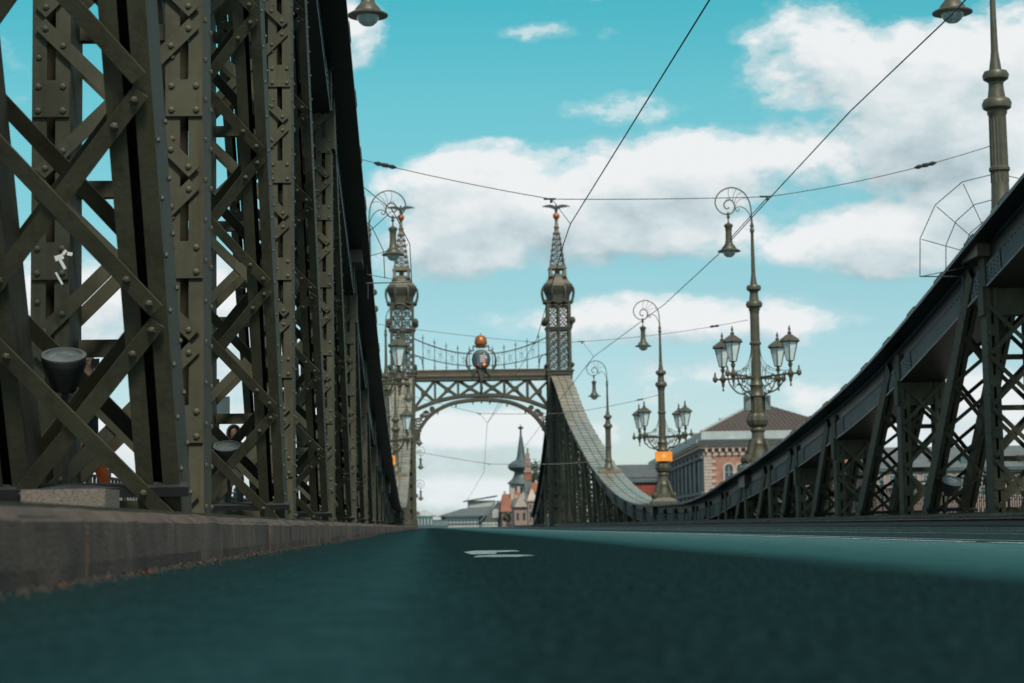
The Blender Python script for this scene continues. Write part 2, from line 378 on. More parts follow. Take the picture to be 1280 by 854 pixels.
def member(parent, name, Xc, p_bot, p_top, inner, level, bay, zvis, dep=.2):
    """level 2: every bar, plate and rivet its own; 1: bars and plates joined; 0: plain"""
    dy = p_top[0]-p_bot[0]; dz = p_top[1]-p_bot[1]; L = hypot(dy, dz); th = atan2(-dy, dz)
    mb = MB()
    for sx in (-1, 1): leaf(mb, sx*.39, L, dep)
    o = mb.obj(name, 'steel', parent, loc=(Xc, p_bot[0], p_bot[1]), rot=(th, 0, 0))
    n = int((L-.2)/bay); s0 = (-p_bot[1]+.28)/cos(th) if level else 1.0
    s0 = s0-int(s0/bay)*bay
    shared = {}
    def bm(key):
        if key in shared: return shared[key]
        q = MB(); side, sg = key
        y = -dep-.008 if side == 0 else dep+.008
        off = -.009*(1 if sg > 0 else 2.1) if side == 0 else .009*(1 if sg > 0 else 2.1)
        q.bar((-.45*sg, y+off, .035), (.45*sg, y+off, bay-.035), .085, .014)
        return shared.setdefault(key, q.mesh('lacing_bar', 'steel'))
    def bat(side):
        k = ('b', side)
        if k in shared: return shared[k]
        q = MB(); y = (-dep-.011) if side == 0 else dep+.011
        q.box(-.108, .108, y-.007, y+.007, -.11, .11)
        return shared.setdefault(k, q.mesh('batten_plate', 'steel'))
    rv = MB(); jn = MB()
    s = s0+.0
    while s < L-.25:
        zz = p_bot[1]+s*cos(th); vis = zz > -.3 and zz < zvis
        if s+bay < L-.15:
            for side in (0, 1):
                for sg in (-1, 1):
                    if level == 2 and vis:
                        link('lacing_bar', bm((side, sg)), o, (0, 0, s))
                        if side == 0 and zz > -.5:
                            yy = -dep-.008-.009*(1 if sg > 0 else 2.1)-.007
                            for fx in (-.93, -.70, .70, .93):
                                rv.rivet((sg*.45*fx, yy, s+bay/2+fx*(bay/2-.035)), r=.0205)
                    elif zz > -.4:
                        y = -dep-.008 if side == 0 else dep+.008
                        off = (-.009 if side == 0 else .009)*(1 if sg > 0 else 2.1)
                        jn.bar((-.45*sg, y+off, s+.035), (.45*sg, y+off, s+bay-.035), .085, .014)
        zb = zz+bay/2*cos(th)
        if s+bay/2 < L-.3 and zb > -.2 and name == 'post':
            for side in (0, 1):
                for xc in (-.39, .39):
                    if level == 2 and vis:
                        link('batten_plate', bat(side), o, (xc, 0, s+bay/2))
                        if side == 0:
                            for ax in (-.072, .072):
                                for az_ in (-.072, .072): rv.rivet((xc+ax, -dep-.018, s+bay/2+az_), r=.0215)
                    else:
                        y = (-dep-.011) if side == 0 else dep+.011
                        jn.box(xc-.108, xc+.108, y-.007, y+.007, s+bay/2-.11, s+bay/2+.11)
        if zz > -.2 and name == 'post':
            q = MB().box(-.31, .31, dep-.09, dep-.005, s-.05, s+.05)
            if level == 2 and vis: q.obj('cross_strut', 'steel', o)
            else: jn.box(-.31, .31, dep-.09, dep-.005, s-.05, s+.05)
            if level and vis:
                # rivets down the flanges between the plates
                for xc in (-.39, .39):
                    rv.rivet((xc-.072, -dep-.001, s+bay*.25), r=.019); rv.rivet((xc-.072, -dep-.001, s+bay*.76), r=.019)
        # rivets along the side faces (toward the road)
        if level and vis and inner:
            for k in range(4):
                a = s+bay*k/4
                rv.rivet((inner*.507, -dep+.05, a), (inner, 0, 0), .018); rv.rivet((inner*.507, dep-.05, a), (inner, 0, 0), .018)
        s += bay
    if level and name == 'diagonal':
        s = (.46-p_bot[1])/cos(th)
        MB().box(-.55, .55, -dep-.03, -dep+.03, s-.028, s+.028).obj('cross_strut', 'iron', o)
        s = (.27-p_bot[1])/cos(th)
        MB().box(-.55, .55, -dep-.045, -dep-.03, s-.05, s+.05).obj('cross_strut', 'steel', o)
    if rv.v: rv.obj('rivets', 'rivet', o, kind='stuff')
    if jn.v: jn.obj('lacing', 'steel', o, kind='stuff')
    return o
def girder(Xc, name, label, near):
    inner = 1 if Xc < 0 else -1
    g_ = thing(name, label, 'girder', (Xc, 0, 0))
    # top chord ---------------------------------------------------------
    ys = [q*.9-30 for q in range(int((YT+30)/.9)+1)]+[YT+q*1.5 for q in range(0, 24)]
    sec = [(.80, 0), (.80, -.05), (.44, -.05), (.42, -.09), (.42, -.36), (.46, -.40), (.46, -.82), (.495, -.82), (.495, -.86), (.10, -.86)]
    loop = sec+[(-x, z) for x, z in reversed(sec)]
    vs = []; k = len(loop)
    for Y in ys:
        s, n = chord_n(Y); h = chord_h(Y)
        for x, d in loop: vs.append((x, Y-d*-s/n*1 if False else Y+(-s/n)*d, h+d/n))
    fs = [(i*k+j, (i+1)*k+j, (i+1)*k+(j+1) % k, i*k+(j+1) % k) for i in range(len(ys)-1) for j in range(k)]
    tc_ = MB().add(vs, fs); tc_.mi = [1 if j in (5, len(loop)-7) else 0 for i in range(len(ys)-1) for j in range(k)]
    tc_.obj('top_chord', ['chord', 'plate'], g_)
    # cover plates with seams
    pl = MB(); y = -6.; 
    def P(Y, x, d):
        s, n = chord_n(Y); return (x, Y-s/n*d, chord_h(Y)+d/n)
    while y < YT-2.2:
        b = MB()
        y1 = y+2.25
        q = []
        for t_ in range(4):
            Y = y+.02+(y1-y-.04)*t_/3; q += [P(Y, -.8, .004), P(Y, .8, .004), P(Y, .8, .024), P(Y, -.8, .024)]
        b.add(q, [(t_*4+j, t_*4+(j+1) % 4, t_*4+4+(j+1) % 4, t_*4+4+j) for t_ in range(3) for j in range(4)]+[(3,2,1,0), (12,13,14,15)]); b.obj('cover_plate', 'cover', g_)
        for a, c in ((P(y, -.79, .03), P(y, .79, .03)), (P(y+1.12, -.79, .028), P(y+1.12, .79, .028))): pl.bar(a, c, .06, .016, (0, 0, 1))
        for x in (-.25, .25):
            for j in range(3): pl.bar(P(y+j*.75, x, .03), P(y+j*.75+.75, x, .03), .04, .02, (0, 0, 1))
        # handles / clips along the edge
        for x in (-.80, .80): pl.bar(P(y+.7, x, .04), P(y+1.3, x, .04), .02, .015, (0, 0, 1)); pl.bar(P(y+.7, x, .0), P(y+.7, x, .045), .02, .02, (0, 1, 0)); pl.bar(P(y+1.3, x, .0), P(y+1.3, x, .045), .02, .02, (0, 1, 0))
        y = y1
    pl.obj('seam_strips', 'chord', g_, kind='stuff')
    # side splice plates on the inner face, one between each two posts, then rivets
    rv = MB()
    for i, Yp in enumerate(POSTS):
        for sd_ in (1, -1):
            xs = sd_*.465
            q = []
            y0, y1 = Yp-1.0, Yp+1.0
            for Y, d in ((y0, -.43), (y1, -.43), (y1, -.81), (y0, -.81)):
                q.append(P(Y, xs, d))
            q2 = [(a+sd_*.012, b, c) for a, b, c in q]
            b = MB().add(q+q2, [(0,1,2,3),(7,6,5,4),(0,4,5,1),(1,5,6,2),(2,6,7,3),(3,7,4,0)])
            b.obj('gusset_plate', 'plate', g_)
            if Yp < 75 and sd_ == inner:
                for a in range(9):
                    for c in range(4): rv.rivet(P(Yp-.85+a*.21, xs+sd_*.014, -.525-c*.08), (sd_, 0, 0), .02)
    y = 14.
    while y < 66:
        rv.rivet(P(y, inner*.462, -.44), (inner, 0, 0), .02); rv.rivet(P(y, inner*.462, -.79), (inner, 0, 0), .02); y += .22
    rv.obj('rivets', 'rivet', g_, kind='stuff')
    # posts and diagonals ------------------------------------------------
    for i, Y in enumerate(POSTS):
        vz = .29*Y+1.2 if Xc < 0 else 9
        if Xc < 0: lv = 2 if Y < 36 else 1
        else: lv = 2 if 30 < Y < 60 else 1
        if Xc > 0 and Y < 30: lv = 1
        bay = .965
        member(g_, 'post', 0, (Y, ZB), (Y, chord_h(Y)-.2), inner, lv, bay, vz)
        # portal plate under the chord between the leaves
        zc = chord_h(Y)
        if zc > 2.2: MB().box(-.55, .55, Y-.17, Y+.17, zc-1.35, zc-.8).obj('stiffener_plate', 'steel', g_)
        # diagonals
        if i+1 < len(POSTS):
            Yn = POSTS[i+1]
            if Y < YM: top, bot = (Y+.8, chord_h(Y+.8)-.3), (Yn+.6, ZB)
            else: top, bot = (Yn-.35, chord_h(Yn-.35)-.3), (Y+.2, ZB)
            member(g_, 'diagonal', 0, bot, top, inner, lv if Y < YM else 1, 1.2, vz)
    for Y in (-7.5, -14.5, -21): member(g_, 'post', 0, (Y, ZB), (Y, chord_h(Y)-.5), 0, 0, 1.05, 0)
    for Y in SIDEP: member(g_, 'post', 0, (Y, ZB), (Y, max(1.2, chord_h(Y)-.5)), 0, 0, 1.05, 0)
    MB().box(-.6, .6, -30, YT+34, ZB-.5, ZB).obj('bottom_chord', 'chord', g_)
    # deck-level stringer just above the walkway
    MB().box(-.62, -.56, -8, YT+34, .17, .235).box(.56, .62, -8, YT+34, .17, .235).obj('stringer', 'steel', g_)
    return g_
girder(XL, 'truss_girder', 'tall riveted olive steel truss girder close on the left, rising out of the frame', True)
girder(XR, 'truss_girder', 'riveted steel truss girder on the right with its curved top chord dipping to mid bridge', False)

# ================================================================== GATEWAY
def spiral(c, r0_, r1_, a0, a1, n=20, sx=1, y=0.):
    return [(c[0]+sx*(r0_+(r1_-r0_)*i/n)*cos(a0+(a1-a0)*i/n), y, c[1]+(r0_+(r1_-r0_)*i/n)*sin(a0+(a1-a0)*i/n)) for i in range(n+1)]
def ring(mb, c, r, y, tr, n=12, k=5):
    mb.tube([(c[0]+r*cos(2*pi*i/n), y, c[1]+r*sin(2*pi*i/n)) for i in range(n+1)], tr, k, cap=False)
def lattice_face(mb, axis, off, x0, x1, z0, z1, rows, wd=.07, th=.05, circ=False):
    """X bracing rows on a face; axis 'x' = face lies along X at y=off, 'y' = along Y at x=off"""
    def Q(a, z): return (a, off, z) if axis == 'x' else (off, a, z)
    nr = (0,-1,0) if axis == 'x' else (1,0,0)
    for i in range(rows):
        a = z0+(z1-z0)*i/rows; b = z0+(z1-z0)*(i+1)/rows
        mb.bar(Q(x0, a), Q(x1, b), wd, th, nr); mb.bar(Q(x1, a), Q(x0, b), wd, th*.8, nr)
        mb.bar(Q(x0, a), Q(x1, a), wd, th*1.2, nr)
        if circ:
            r = (b-a)*.3; n = 8; cx = (x0+x1)/2; cz = (a+b)/2
            mb.tube([Q(cx+r*cos(2*pi*j/n), cz+r*sin(2*pi*j/n)) for j in range(n+1)], wd*.4, 4, cap=False)
    mb.bar(Q(x0, z1), Q(x1, z1), wd, th*1.2, nr)
def tower():
    t = thing('gateway_tower', '', 'tower', (0, 0, 0))
    # lower body down to the road: four battered corner columns, plated, with cross bracing
    b = MB()
    for sx in (-1, 1):
        for sy in (-1, 1):
            b.box(sx*.86-.15, sx*.86+.15, sy*1.05-.16, sy*1.05+.16, -2.6, 12.6)
    b.box(-.70, .70, -.9, -.8, -2.6, 12.4)
    b.box(-.70, .70, .8, .9, -2.6, 12.4)
    for i in range(12):
        b.box(-.72, .72, -1.14, -.89, .6+i, .72+i)
    for x in (-.35, 0, .35): b.box(x-.05, x+.05, -1.0, -.9, 0, 12.4)
    b.box(-1.06, 1.06, -1.26, 1.26, 12.4, 12.66).box(-1.15, 1.15, -1.35, 1.35, 12.66, 12.8)
    b.box(-1.12, 1.12, -1.3, 1.3, .0, .7)
    b.obj('tower_base', 'tower', t)
    # open shaft
    z0_, z1_ = 12.8, 16.3
    s = MB()
    h = .88
    for sx in (-1, 1):
        for sy in (-1, 1): s.box(sx*h-.11, sx*h+.11, sy*h-.11, sy*h+.11, z0_, 18.3)
    for off in (-h, h):
        for a in (-.0,):
            s.box(-.085, .085, off-.07, off+.07, z0_, 18.3); s.box(off-.07, off+.07, -.085, .085, z0_, 18.3)
    s.obj('shaft_posts', 'tower', t)
    l = MB()
    for off in (-h, h):
        for ax in ('x', 'y'):
            for (a, c) in ((-.77, -.09), (.09, .77)):
                for (za_, zb_, rw) in ((12.95, 16.0, 5), (16.5, 18.1, 2)):
                    l = MB(); lattice_face(l, ax, off, a, c, za_, zb_, rw, .075, .06, True); l.obj('shaft_lattice', 'tower', t)
    c_ = MB()
    c_.box(-1.02, 1.02, -1.02, 1.02, 16.1, 16.26).box(-1.1, 1.1, -1.1, 1.1, 16.26, 16.38)
    for sx in (-1, 1):
        for sy in (-1, 1):
            c_.lathe([(.02, -.28), (.17, -.2), (.24, 0), (.18, .2), (.05, .3)], 8, (sx*1.12, sy*1.12, 16.85))
            c_.lathe([(.03, -.2), (.14, -.1), (.16, .05), (.05, .2)], 8, (sx*1.05, sy*1.05, 13.2))
    c_.obj('shaft_collar', 'tower', t)
    # flaring capital
    k = MB()
    for z, a in ((18.1, .95), (18.35, 1.02)): k.box(-a, a, -a, a, z, z+.13)
    k.lathe([(1.0, 18.5), (1.02, 18.75), (1.06, 19.0), (1.22, 19.35), (1.30, 19.6), (1.33, 19.75), (1.28, 19.9), (1.0, 20.15), (.82, 20.5), (.78, 20.7)], 8, rot=pi/8)
    for j in range(8):
        a = j*pi/4+pi/8; pts = [(cos(a)*r, sin(a)*r, z) for r, z in ((1.0, 18.35), (1.2, 18.45), (1.35, 18.85), (1.42, 19.3), (1.34, 19.7))]
        k.tube(smooth_pts(pts, 3), .085, 5)
        k.lathe([(.03, -.16), (.15, -.08), (.15, .08), (.03, .16)], 7, (cos(a)*1.2, sin(a)*1.2, 18.5))
    k.obj('capital', 'tower', t)
    r_ = MB().lathe([(1.26, 19.9), (1.18, 20.0), (.92, 20.3), (.76, 20.62)], 8, rot=pi/8).obj('capital_roof', 'tower_light', t)
    d = MB()      # small lantern box with openings
    for sx in (-1, 1):
        for sy in (-1, 1): d.box(sx*.58-.12, sx*.58+.12, sy*.58-.12, sy*.58+.12, 20.6, 21.3)
    d.box(-.72, .72, -.72, .72, 20.55, 20.75).box(-.74, .74, -.74, .74, 21.2, 21.34).box(-.64, .64, -.64, .64, 21.34, 21.5)
    d.box(-.2, .2, -.2, .2, 20.7, 21.25)
    d.obj('lantern_stage', 'tower_light', t)
    e = MB()      # spire
    za, zb, a, b_ = 21.5, 24.2, .56, .22
    for sx in (-1, 1):
        for sy in (-1, 1): e.tube([(sx*a, sy*a, za), (sx*b_, sy*b_, zb)], [.07, .05], 4)
    n = 6
    for i in range(n):
        u, v = i/n, (i+1)/n; ha, hb = a+(b_-a)*u, a+(b_-a)*v; z1 = za+(zb-za)*u; z2 = za+(zb-za)*v
        for sg in (-1, 1):
            for (P1, P2) in (((-ha, sg*ha, z1), (hb, sg*hb, z2)), ((ha, sg*ha, z1), (-hb, sg*hb, z2)), ((sg*ha, -ha, z1), (sg*hb, hb, z2)), ((sg*ha, ha, z1), (sg*hb, -hb, z2))):
                e.tube([P1, P2], .035, 4)
            e.tube([(-ha, sg*ha, z1), (ha, sg*ha, z1)], .045, 4); e.tube([(sg*ha, -ha, z1), (sg*ha, ha, z1)], .045, 4)
        for sx in (-1, 1):
            for sy in (-1, 1): e.lathe([(.02, -.06), (.07, 0), (.02, .06)], 5, (sx*(ha+.05), sy*(ha+.05), z1))
    e.obj('spire', 'tower', t)
    f = MB().lathe([(.30, 24.15), (.33, 24.25), (.22, 24.35), (.17, 24.5), (.20, 24.65), (.24, 24.75), (.15, 24.85), (.12, 25.3), (.17, 25.36), (.06, 25.42)], 8)
    fo = f.obj('finial', 'tower_light', t, smooth=True)
    MB().lathe([(.02, -.30), (.17, -.25), (.27, -.1), (.29, .03), (.24, .17), (.12, .27), (.02, .30)], 12, (0, 0, 25.68)).obj('ball', 'gilt', fo, smooth=True)
    # eagle with spread wings
    g_ = MB()
    g_.lathe([(.03, -.15), (.11, 0), (.15, .2), (.13, .4), (.08, .5), (.03, .62)], 8, (0, 0, 26.05))
    g_.tube([(0, 0, 26.5), (0, -.05, 26.66), (0, -.16, 26.66)], [.07, .06, .02], 6)
    for sx in (-1, 1):
        up_ = [(0, 26.42), (.22, 26.60), (.5, 26.66), (.85, 26.62), (1.18, 26.52)]
        lo_ = [(0, 26.15), (.2, 26.28), (.45, 26.38), (.8, 26.44), (1.18, 26.50)]
        nn = len(up_); v = []
        for y in (-.05, .05): v += [(sx*x, y+abs(x)*.1, z) for x, z in up_]+[(sx*x, y+abs(x)*.1, z) for x, z in lo_]
        F = []
        for i in range(nn-1):
            F += [(i, i+1, nn+i+1, nn+i), (2*nn+i, 3*nn+i, 3*nn+i+1, 2*nn+i+1), (i, 2*nn+i, 2*nn+i+1, i+1), (nn+i, nn+i+1, 3*nn+i+1, 3*nn+i)]
        g_.add(v, F)
    g_.tube([(0, .05, 26.1), (0, .25, 25.98)], [.08, .12], 5)
    g_.obj('eagle', 'eagle', t, smooth=False)
    return t
tw = tower(); tw.location = (XR, YT, 0); tag(tw, 'right gateway tower with open lattice shaft, spire and eagle, clear of any lamp', 'tower', 'gateway towers')
index_kids()
t2 = copy_tree(tw); t2.location = (XL, YT, 0); tag(t2, 'left gateway tower with eagle on top, half hidden behind street lamps', 'tower', 'gateway towers')

# arch between the towers; coordinates relative to the middle (x) and the road (z)
arch = thing('gateway_arch', 'riveted steel gateway arch spanning between the two eagle towers ahead', 'arch', (4.65, YT, 0), group='gateway arches')
HW = 5.6
def low(x): return 10.05-.95*(abs(x)/5.6)**2.0*1.25
def arc(x):
    u = min(1, abs(x)/5.6)
    return 10.55-.02-3.9*(1-sqrt(max(0, 1-(u*.995)**2.6))) if False else 0
ARC = [(0, 10.5), (1.3, 10.4), (2.6, 10.15), (3.9, 9.5), (4.75, 8.65), (5.4, 7.5), (5.58, 6.4)]
ARCs = smooth_pts([(x, 0, z) for x, z in ARC], 5)
LOW = smooth_pts([(x, 0, z) for x, z in ((0, 10.85), (1.9, 10.75), (3.8, 10.35), (5.6, 9.65))], 5)
def lowz(x):
    x = abs(x)
    for a, b in zip(LOW, LOW[1:]):
        if a.x <= x <= b.x+1e-6: return a.z+(b.z-a.z)*(x-a.x)/(b.x-a.x+1e-9)
    return LOW[-1].z
for sy in (-.55, .55):
    b = MB()
    pts = [(-p.x, p.z) for p in reversed(LOW)]+[(p.x, p.z) for p in LOW[1:]]
    for (x0, z0_), (x1, z1_) in zip(pts, pts[1:]):
        b.prism([(x0, z0_-.14), (x1, z1_-.14), (x1, z1_+.14), (x0, z0_+.14)], sy-.13, sy+.13)
    pts = [(-p.x, p.z) for p in reversed(ARCs)]+[(p.x, p.z) for p in ARCs[1:]]
    for (x0, z0_), (x1, z1_) in zip(pts, pts[1:]):
        dx, dz = x1-x0, z1_-z0_; L = hypot(dx, dz); nx, nz = -dz/L*.13, dx/L*.13
        b.prism([(x0-nx, z0_-nz), (x1-nx, z1_-nz), (x1+nx, z1_+nz), (x0+nx, z0_+nz)], sy-.17, sy+.17)
    b.obj('arch_rib', 'tower', arch)
    for x in (-3.8, -1.9, 0, 1.9, 3.8): MB().box(x-.09, x+.09, sy-.08, sy+.08, lowz(x), 12.1).obj('arch_upright', 'tower', arch)
    xs = [-5.7, -3.8, -1.9, 0, 1.9, 3.8, 5.7]
    for a, c in zip(xs, xs[1:]):
        q = MB().bar((a+.08, sy-.03, lowz(min(abs(a), 5.6))+.05), (c-.08, sy-.03, 12.05), .20, .06).bar((a+.08, sy+.05, 12.05), (c-.08, sy+.05, lowz(min(abs(c), 5.6))+.05), .20, .06)
        mx, mz = (a+c)/2, (12.05+(lowz(min(abs(a), 5.6))+lowz(min(abs(c), 5.6)))/2+.05)/2
        q.box(mx-.2, mx+.2, sy-.09, sy+.09, mz-.2, mz+.2); q.obj('cross_brace', 'tower', arch)
    # spandrel rings
    b = MB()
    for sx in (-1, 1):
        for (x, z, r) in ((5.2, 8.65, .36), (5.35, 7.9, .22), (4.55, 9.35, .26), (4.05, 9.75, .18), (5.42, 7.35, .14), (4.9, 9.2, .14)):
            ring(b, (sx*x, z), r, sy, .05); ring(b, (sx*x, z), r*.45, sy, .05, 8)
            for j in range(4):
                a = j*pi/2+.78; b.tube([(sx*x+cos(a)*r*.45, sy, z+sin(a)*r*.45), (sx*x+cos(a)*r, sy, z+sin(a)*r)], .035, 4)
    b.obj('spandrel_scrolls', 'tower', arch)
    for p in (-5.0, -3.6, -2.1, -.7, .7, 2.1, 3.6, 5.0, 0): 
        z = [q.z for q in ARCs if q.x >= abs(p)-.01][0]-.14 if abs(p) < 5.5 else 7
        MB().lathe([(.01, -.2), (.06, -.1), (.03, 0)], 6, (p, sy, z)).obj('arch_stud', 'tower', arch)
b = MB().box(-5.75, 5.75, -.75, .75, 12.05, 12.36).box(-5.75, 5.75, -.82, -.75, 12.3, 12.4).box(-5.75, 5.75, .75, .82, 12.3, 12.4)
b.obj('top_beam', 'tower', arch)
b = MB().box(-5.75, 5.75, -.85, .85, 12.42, 12.52).box(-5.75, 5.75, -.9, .9, 12.84, 12.93).box(-5.75, 5.75, -.62, .62, 12.5, 12.86)
x = -5.68
while x < 5.7: b.box(x-.045, x+.045, -.84, -.6, 12.52, 12.84); x += .17
b.obj('cornice', 'tower_light', arch)
# cresting: two sagging rails, spiked standards and fine star scrolls between
def crest_z(x, up_=True):
    u = (abs(x)-.9)/(5.6-.9); u = max(0, u); return (14.25 if up_ else 13.25)+(1.35 if up_ else 1.0)*(u**1.7)
for sy in (-.6,):
    b = MB()
    for up_ in (True, False):
        for sx in (-1, 1):
            b.tube([(sx*(.75+(5.6-.75)*i/16), sy, crest_z(.75+(5.6-.75)*i/16, up_)) for i in range(17)], .055 if up_ else .04, 5)
    b.obj('crest_rail', 'eagle', arch)
    b2 = MB(); i = 0
    for i in range(11):
        x = -4.75+i*.95
        if abs(x) < .3: continue
        q = MB(); zt = crest_z(x)+.62
        q.tube([(x, sy, 12.93), (x, sy, zt)], [.04, .025], 5)
        for z in (13.15, crest_z(x, False)+.02, crest_z(x), zt-.3): q.lathe([(.02, -.06), (.09, 0), (.02, .06)], 6, (x, sy, z))
        q.tube([(x-.13, sy, zt-.22), (x+.13, sy, zt-.22)], .02, 4); q.tube([(x-.1, sy, 13.15), (x+.1, sy, 13.15)], .03, 4)
        q.obj('crest_spike', 'eagle', arch)
        if i < 10:
            xm = x+.475
            if abs(xm) > .8:
                zl, zh = crest_z(xm, False), crest_z(xm)
                zm = (zl+zh)/2
                b2.tube([(xm-.42, sy, zl-.05), (xm+.42, sy, zh)], .012, 3); b2.tube([(xm+.42, sy, zl-.05), (xm-.42, sy, zh)], .012, 3)
                b2.tube([(xm, sy, zl), (xm, sy, zl+.32)], .02, 4); b2.lathe([(.01, -.04), (.06, 0), (.01, .04)], 5, (xm, sy, zl+.25))
                b2.tube([(xm, sy, zh-.3), (xm, sy, zh)], .02, 4); b2.lathe([(.01, -.04), (.06, 0), (.01, .04)], 5, (xm, sy, zm+.1)); ring(b2, (xm, zm), .16, sy, .012, 8, 3)
    b2.obj('crest_scrollwork', 'eagle', arch, kind='stuff')
    for sx in (-1, 1):
        MB().tube([(sx*5.6, sy, 14.0), (sx*5.15, sy, 14.1), (sx*4.85, sy, 13.8), (sx*4.78, sy, 13.3)], .045, 5).obj('crest_bracket', 'eagle', arch)
# coat of arms: plain heraldic stand-in of the same masses
ca = MB(); ca.lathe([(.05, -.95), (.35, -.85), (.7, -.5), (.78, 0), (.68, .45), (.4, .72), (.15, .8)], 10, (0, 0, 0))
ca.v = [(x, y*.35-.85, z+13.75) for x, y, z in ca.v]
for sx in (-1, 1):
    ca.tube(smooth_pts([(sx*.55, -.85, 14.5), (sx*1.0, -.85, 14.35), (sx*1.18, -.85, 13.8), (sx*1.15, -.85, 13.2), (sx*.9, -.85, 12.9)], 4), [.07]*9+[.1]*8, 5)
    ca.tube([(sx*.3, -.85, 14.75), (sx*.62, -.85, 14.85), (sx*.66, -.85, 14.6)], .08, 5)
    ca.prism([(sx*.25, 13.0), (sx*.75, 12.95), (sx*.72, 12.35)], -1.0, -.86)
ca.prism([(-.3, 12.95), (.3, 12.95), (0, 11.75)], -1.05, -.87)
ca.lathe([(.01, -.65), (.09, -.55), (.14, -.3), (.09, -.1), (.12, 0), (.05, .1)], 7, (0, -.9, 11.75))
cao = ca.obj('coat_of_arms', 'tower', arch)
sh = MB(); sh.prism([(-.42, 14.15), (.1, 14.3), (.5, 14.1), (.52, 13.6), (.3, 13.15), (0, 13.0), (-.35, 13.2)], -1.2, -1.08); sh.obj('shield_field', mat('shield_blue', (.03, .09, .14), .5), cao)
q = MB()
for i in range(4): q.box(-.1+.0*i, .3, -1.235, -1.202, 13.5+i*.16, 13.57+i*.16)
q.box(.34, .44, -1.235, -1.202, 13.75, 14.0).box(.2, .3, -1.235, -1.202, 14.1, 14.2); q.obj('shield_bars', mat('shield_white', (.65, .6, .58), .5), cao)
q = MB().box(-.1, .3, -1.23, -1.202, 13.575, 13.655).box(.12, .36, -1.23, -1.202, 13.9, 13.96).box(-.4, -.15, -1.23, -1.202, 13.25, 13.33); q.obj('shield_red', mat('shield_red_paint', (.42, .05, .04), .5), cao)
MB().lathe([(.02, -.24), (.2, -.17), (.27, 0), (.2, .17), (.02, .24)], 10, (.22, -1.15, 13.22)).obj('shield_boss', 'gilt', cao, smooth=True)
MB().lathe([(.40, 14.72), (.46, 14.78), (.40, 14.84), (.36, 14.9), (.44, 14.95)], 12, (0, -.6, 0)).obj('crown_band', 'tower', cao)
MB().lathe([(.46, 14.93), (.52, 15.05), (.51, 15.32), (.44, 15.56), (.26, 15.72), (.03, 15.78)], 12, (0, -.6, 0)).obj('crown', 'gilt', cao, smooth=True)
MB().box(-.02, .02, -.62, -.58, 15.74, 15.95).box(-.08, .08, -.62, -.58, 15.84, 15.88).obj('crown_cross', 'gilt', cao)

# ================================================================== LAMPS
def lamp_top(t, z2, s):
    """everything above the double ring; z2 height of lower ring; s = side the arm points to"""
    MB().lathe([(.16, -.3), (.165, -.2), (.19, -.16), (.19, -.1), (.27, -.05), (.285, .04), (.25, .12), (.17, .16), (.15, .3), (.14, .4), (.15, .46), (.24, .52), (.255, .60), (.22, .67), (.12, .70), (.10, .85), (.085, .95), (.075, 1.05)], 16, (0, 0, z2), flute=.0).obj('post_rings', 'lamp', t, smooth=True)
    MB().lathe([(.075, 1.0), (.055, 2.1), (.05, 2.45), (.075, 2.5), (.075, 2.58), (.05, 2.62), (.07, 2.7), (.04, 2.8), (.03, 2.95)], 10, (0, 0, z2)).obj('upper_pole', 'lamp', t, smooth=True)
    z = z2+2.85
    # photograph scale: 0.00686 m per zoomed pixel, pole at 303, z of 215 = pole top
    def Q(x, y): return (s*(303-x)*.00686, 0, z+(225-y)*.00686)
    b = MB()
    b.tube(smooth_pts([Q(*q) for q in ((303, 235), (301, 170), (293, 125), (270, 85), (238, 63), (200, 56), (160, 70), (133, 98), (124, 130), (133, 160), (155, 182), (185, 190), (208, 180), (220, 158), (216, 132), (200, 118), (180, 122), (168, 138), (172, 156), (184, 162), (192, 154))], 4), .022, 6)
    b.tube(smooth_pts([Q(*q) for q in ((302, 225), (292, 190), (275, 165), (252, 152), (233, 153), (224, 162), (230, 174), (241, 170), (240, 160))], 4), .016, 5)
    for q in (((222, 158), (232, 128), (262, 110), (292, 116)), ((218, 140), (226, 112), (240, 90), (258, 78)), ((212, 126), (214, 100), (222, 78), (232, 62)), ((205, 120), (196, 104), (190, 86), (194, 58)), ((200, 118), (188, 108), (180, 116), (184, 126))):
        b.tube(smooth_pts([Q(*k) for k in q], 4), .011, 4)
    b.obj('scroll_arm', 'lamp', t)
    hx = s*(303-187)*.00686; hz = z+(225-190)*.00686
    h = MB()
    h.lathe([(.02, -.30), (.025, -.14), (.055, -.11), (.06, -.07), (.03, -.04), (.055, 0), (.045, .06), (.01, .09)], 8, (hx, 0, hz))
    h.lathe([(.27, -1.22), (.24, -1.12), (.16, -1.03), (.135, -.98), (.115, -.86), (.105, -.60), (.12, -.45), (.155, -.40), (.15, -.35), (.07, -.30), (.03, -.27)], 14, (hx, 0, hz))
    h.lathe([(.385, -1.265), (.39, -1.24), (.30, -1.19), (.22, -1.17)], 20, (hx, 0, hz))
    hd = h.obj('lamp_head', 'lamp', t, smooth=True)
    MB().lathe([(.02, -1.46), (.10, -1.445), (.17, -1.39), (.21, -1.32), (.22, -1.268)], 14, (hx, 0, hz)).obj('glass_bowl', 'bowl', hd, smooth=True)
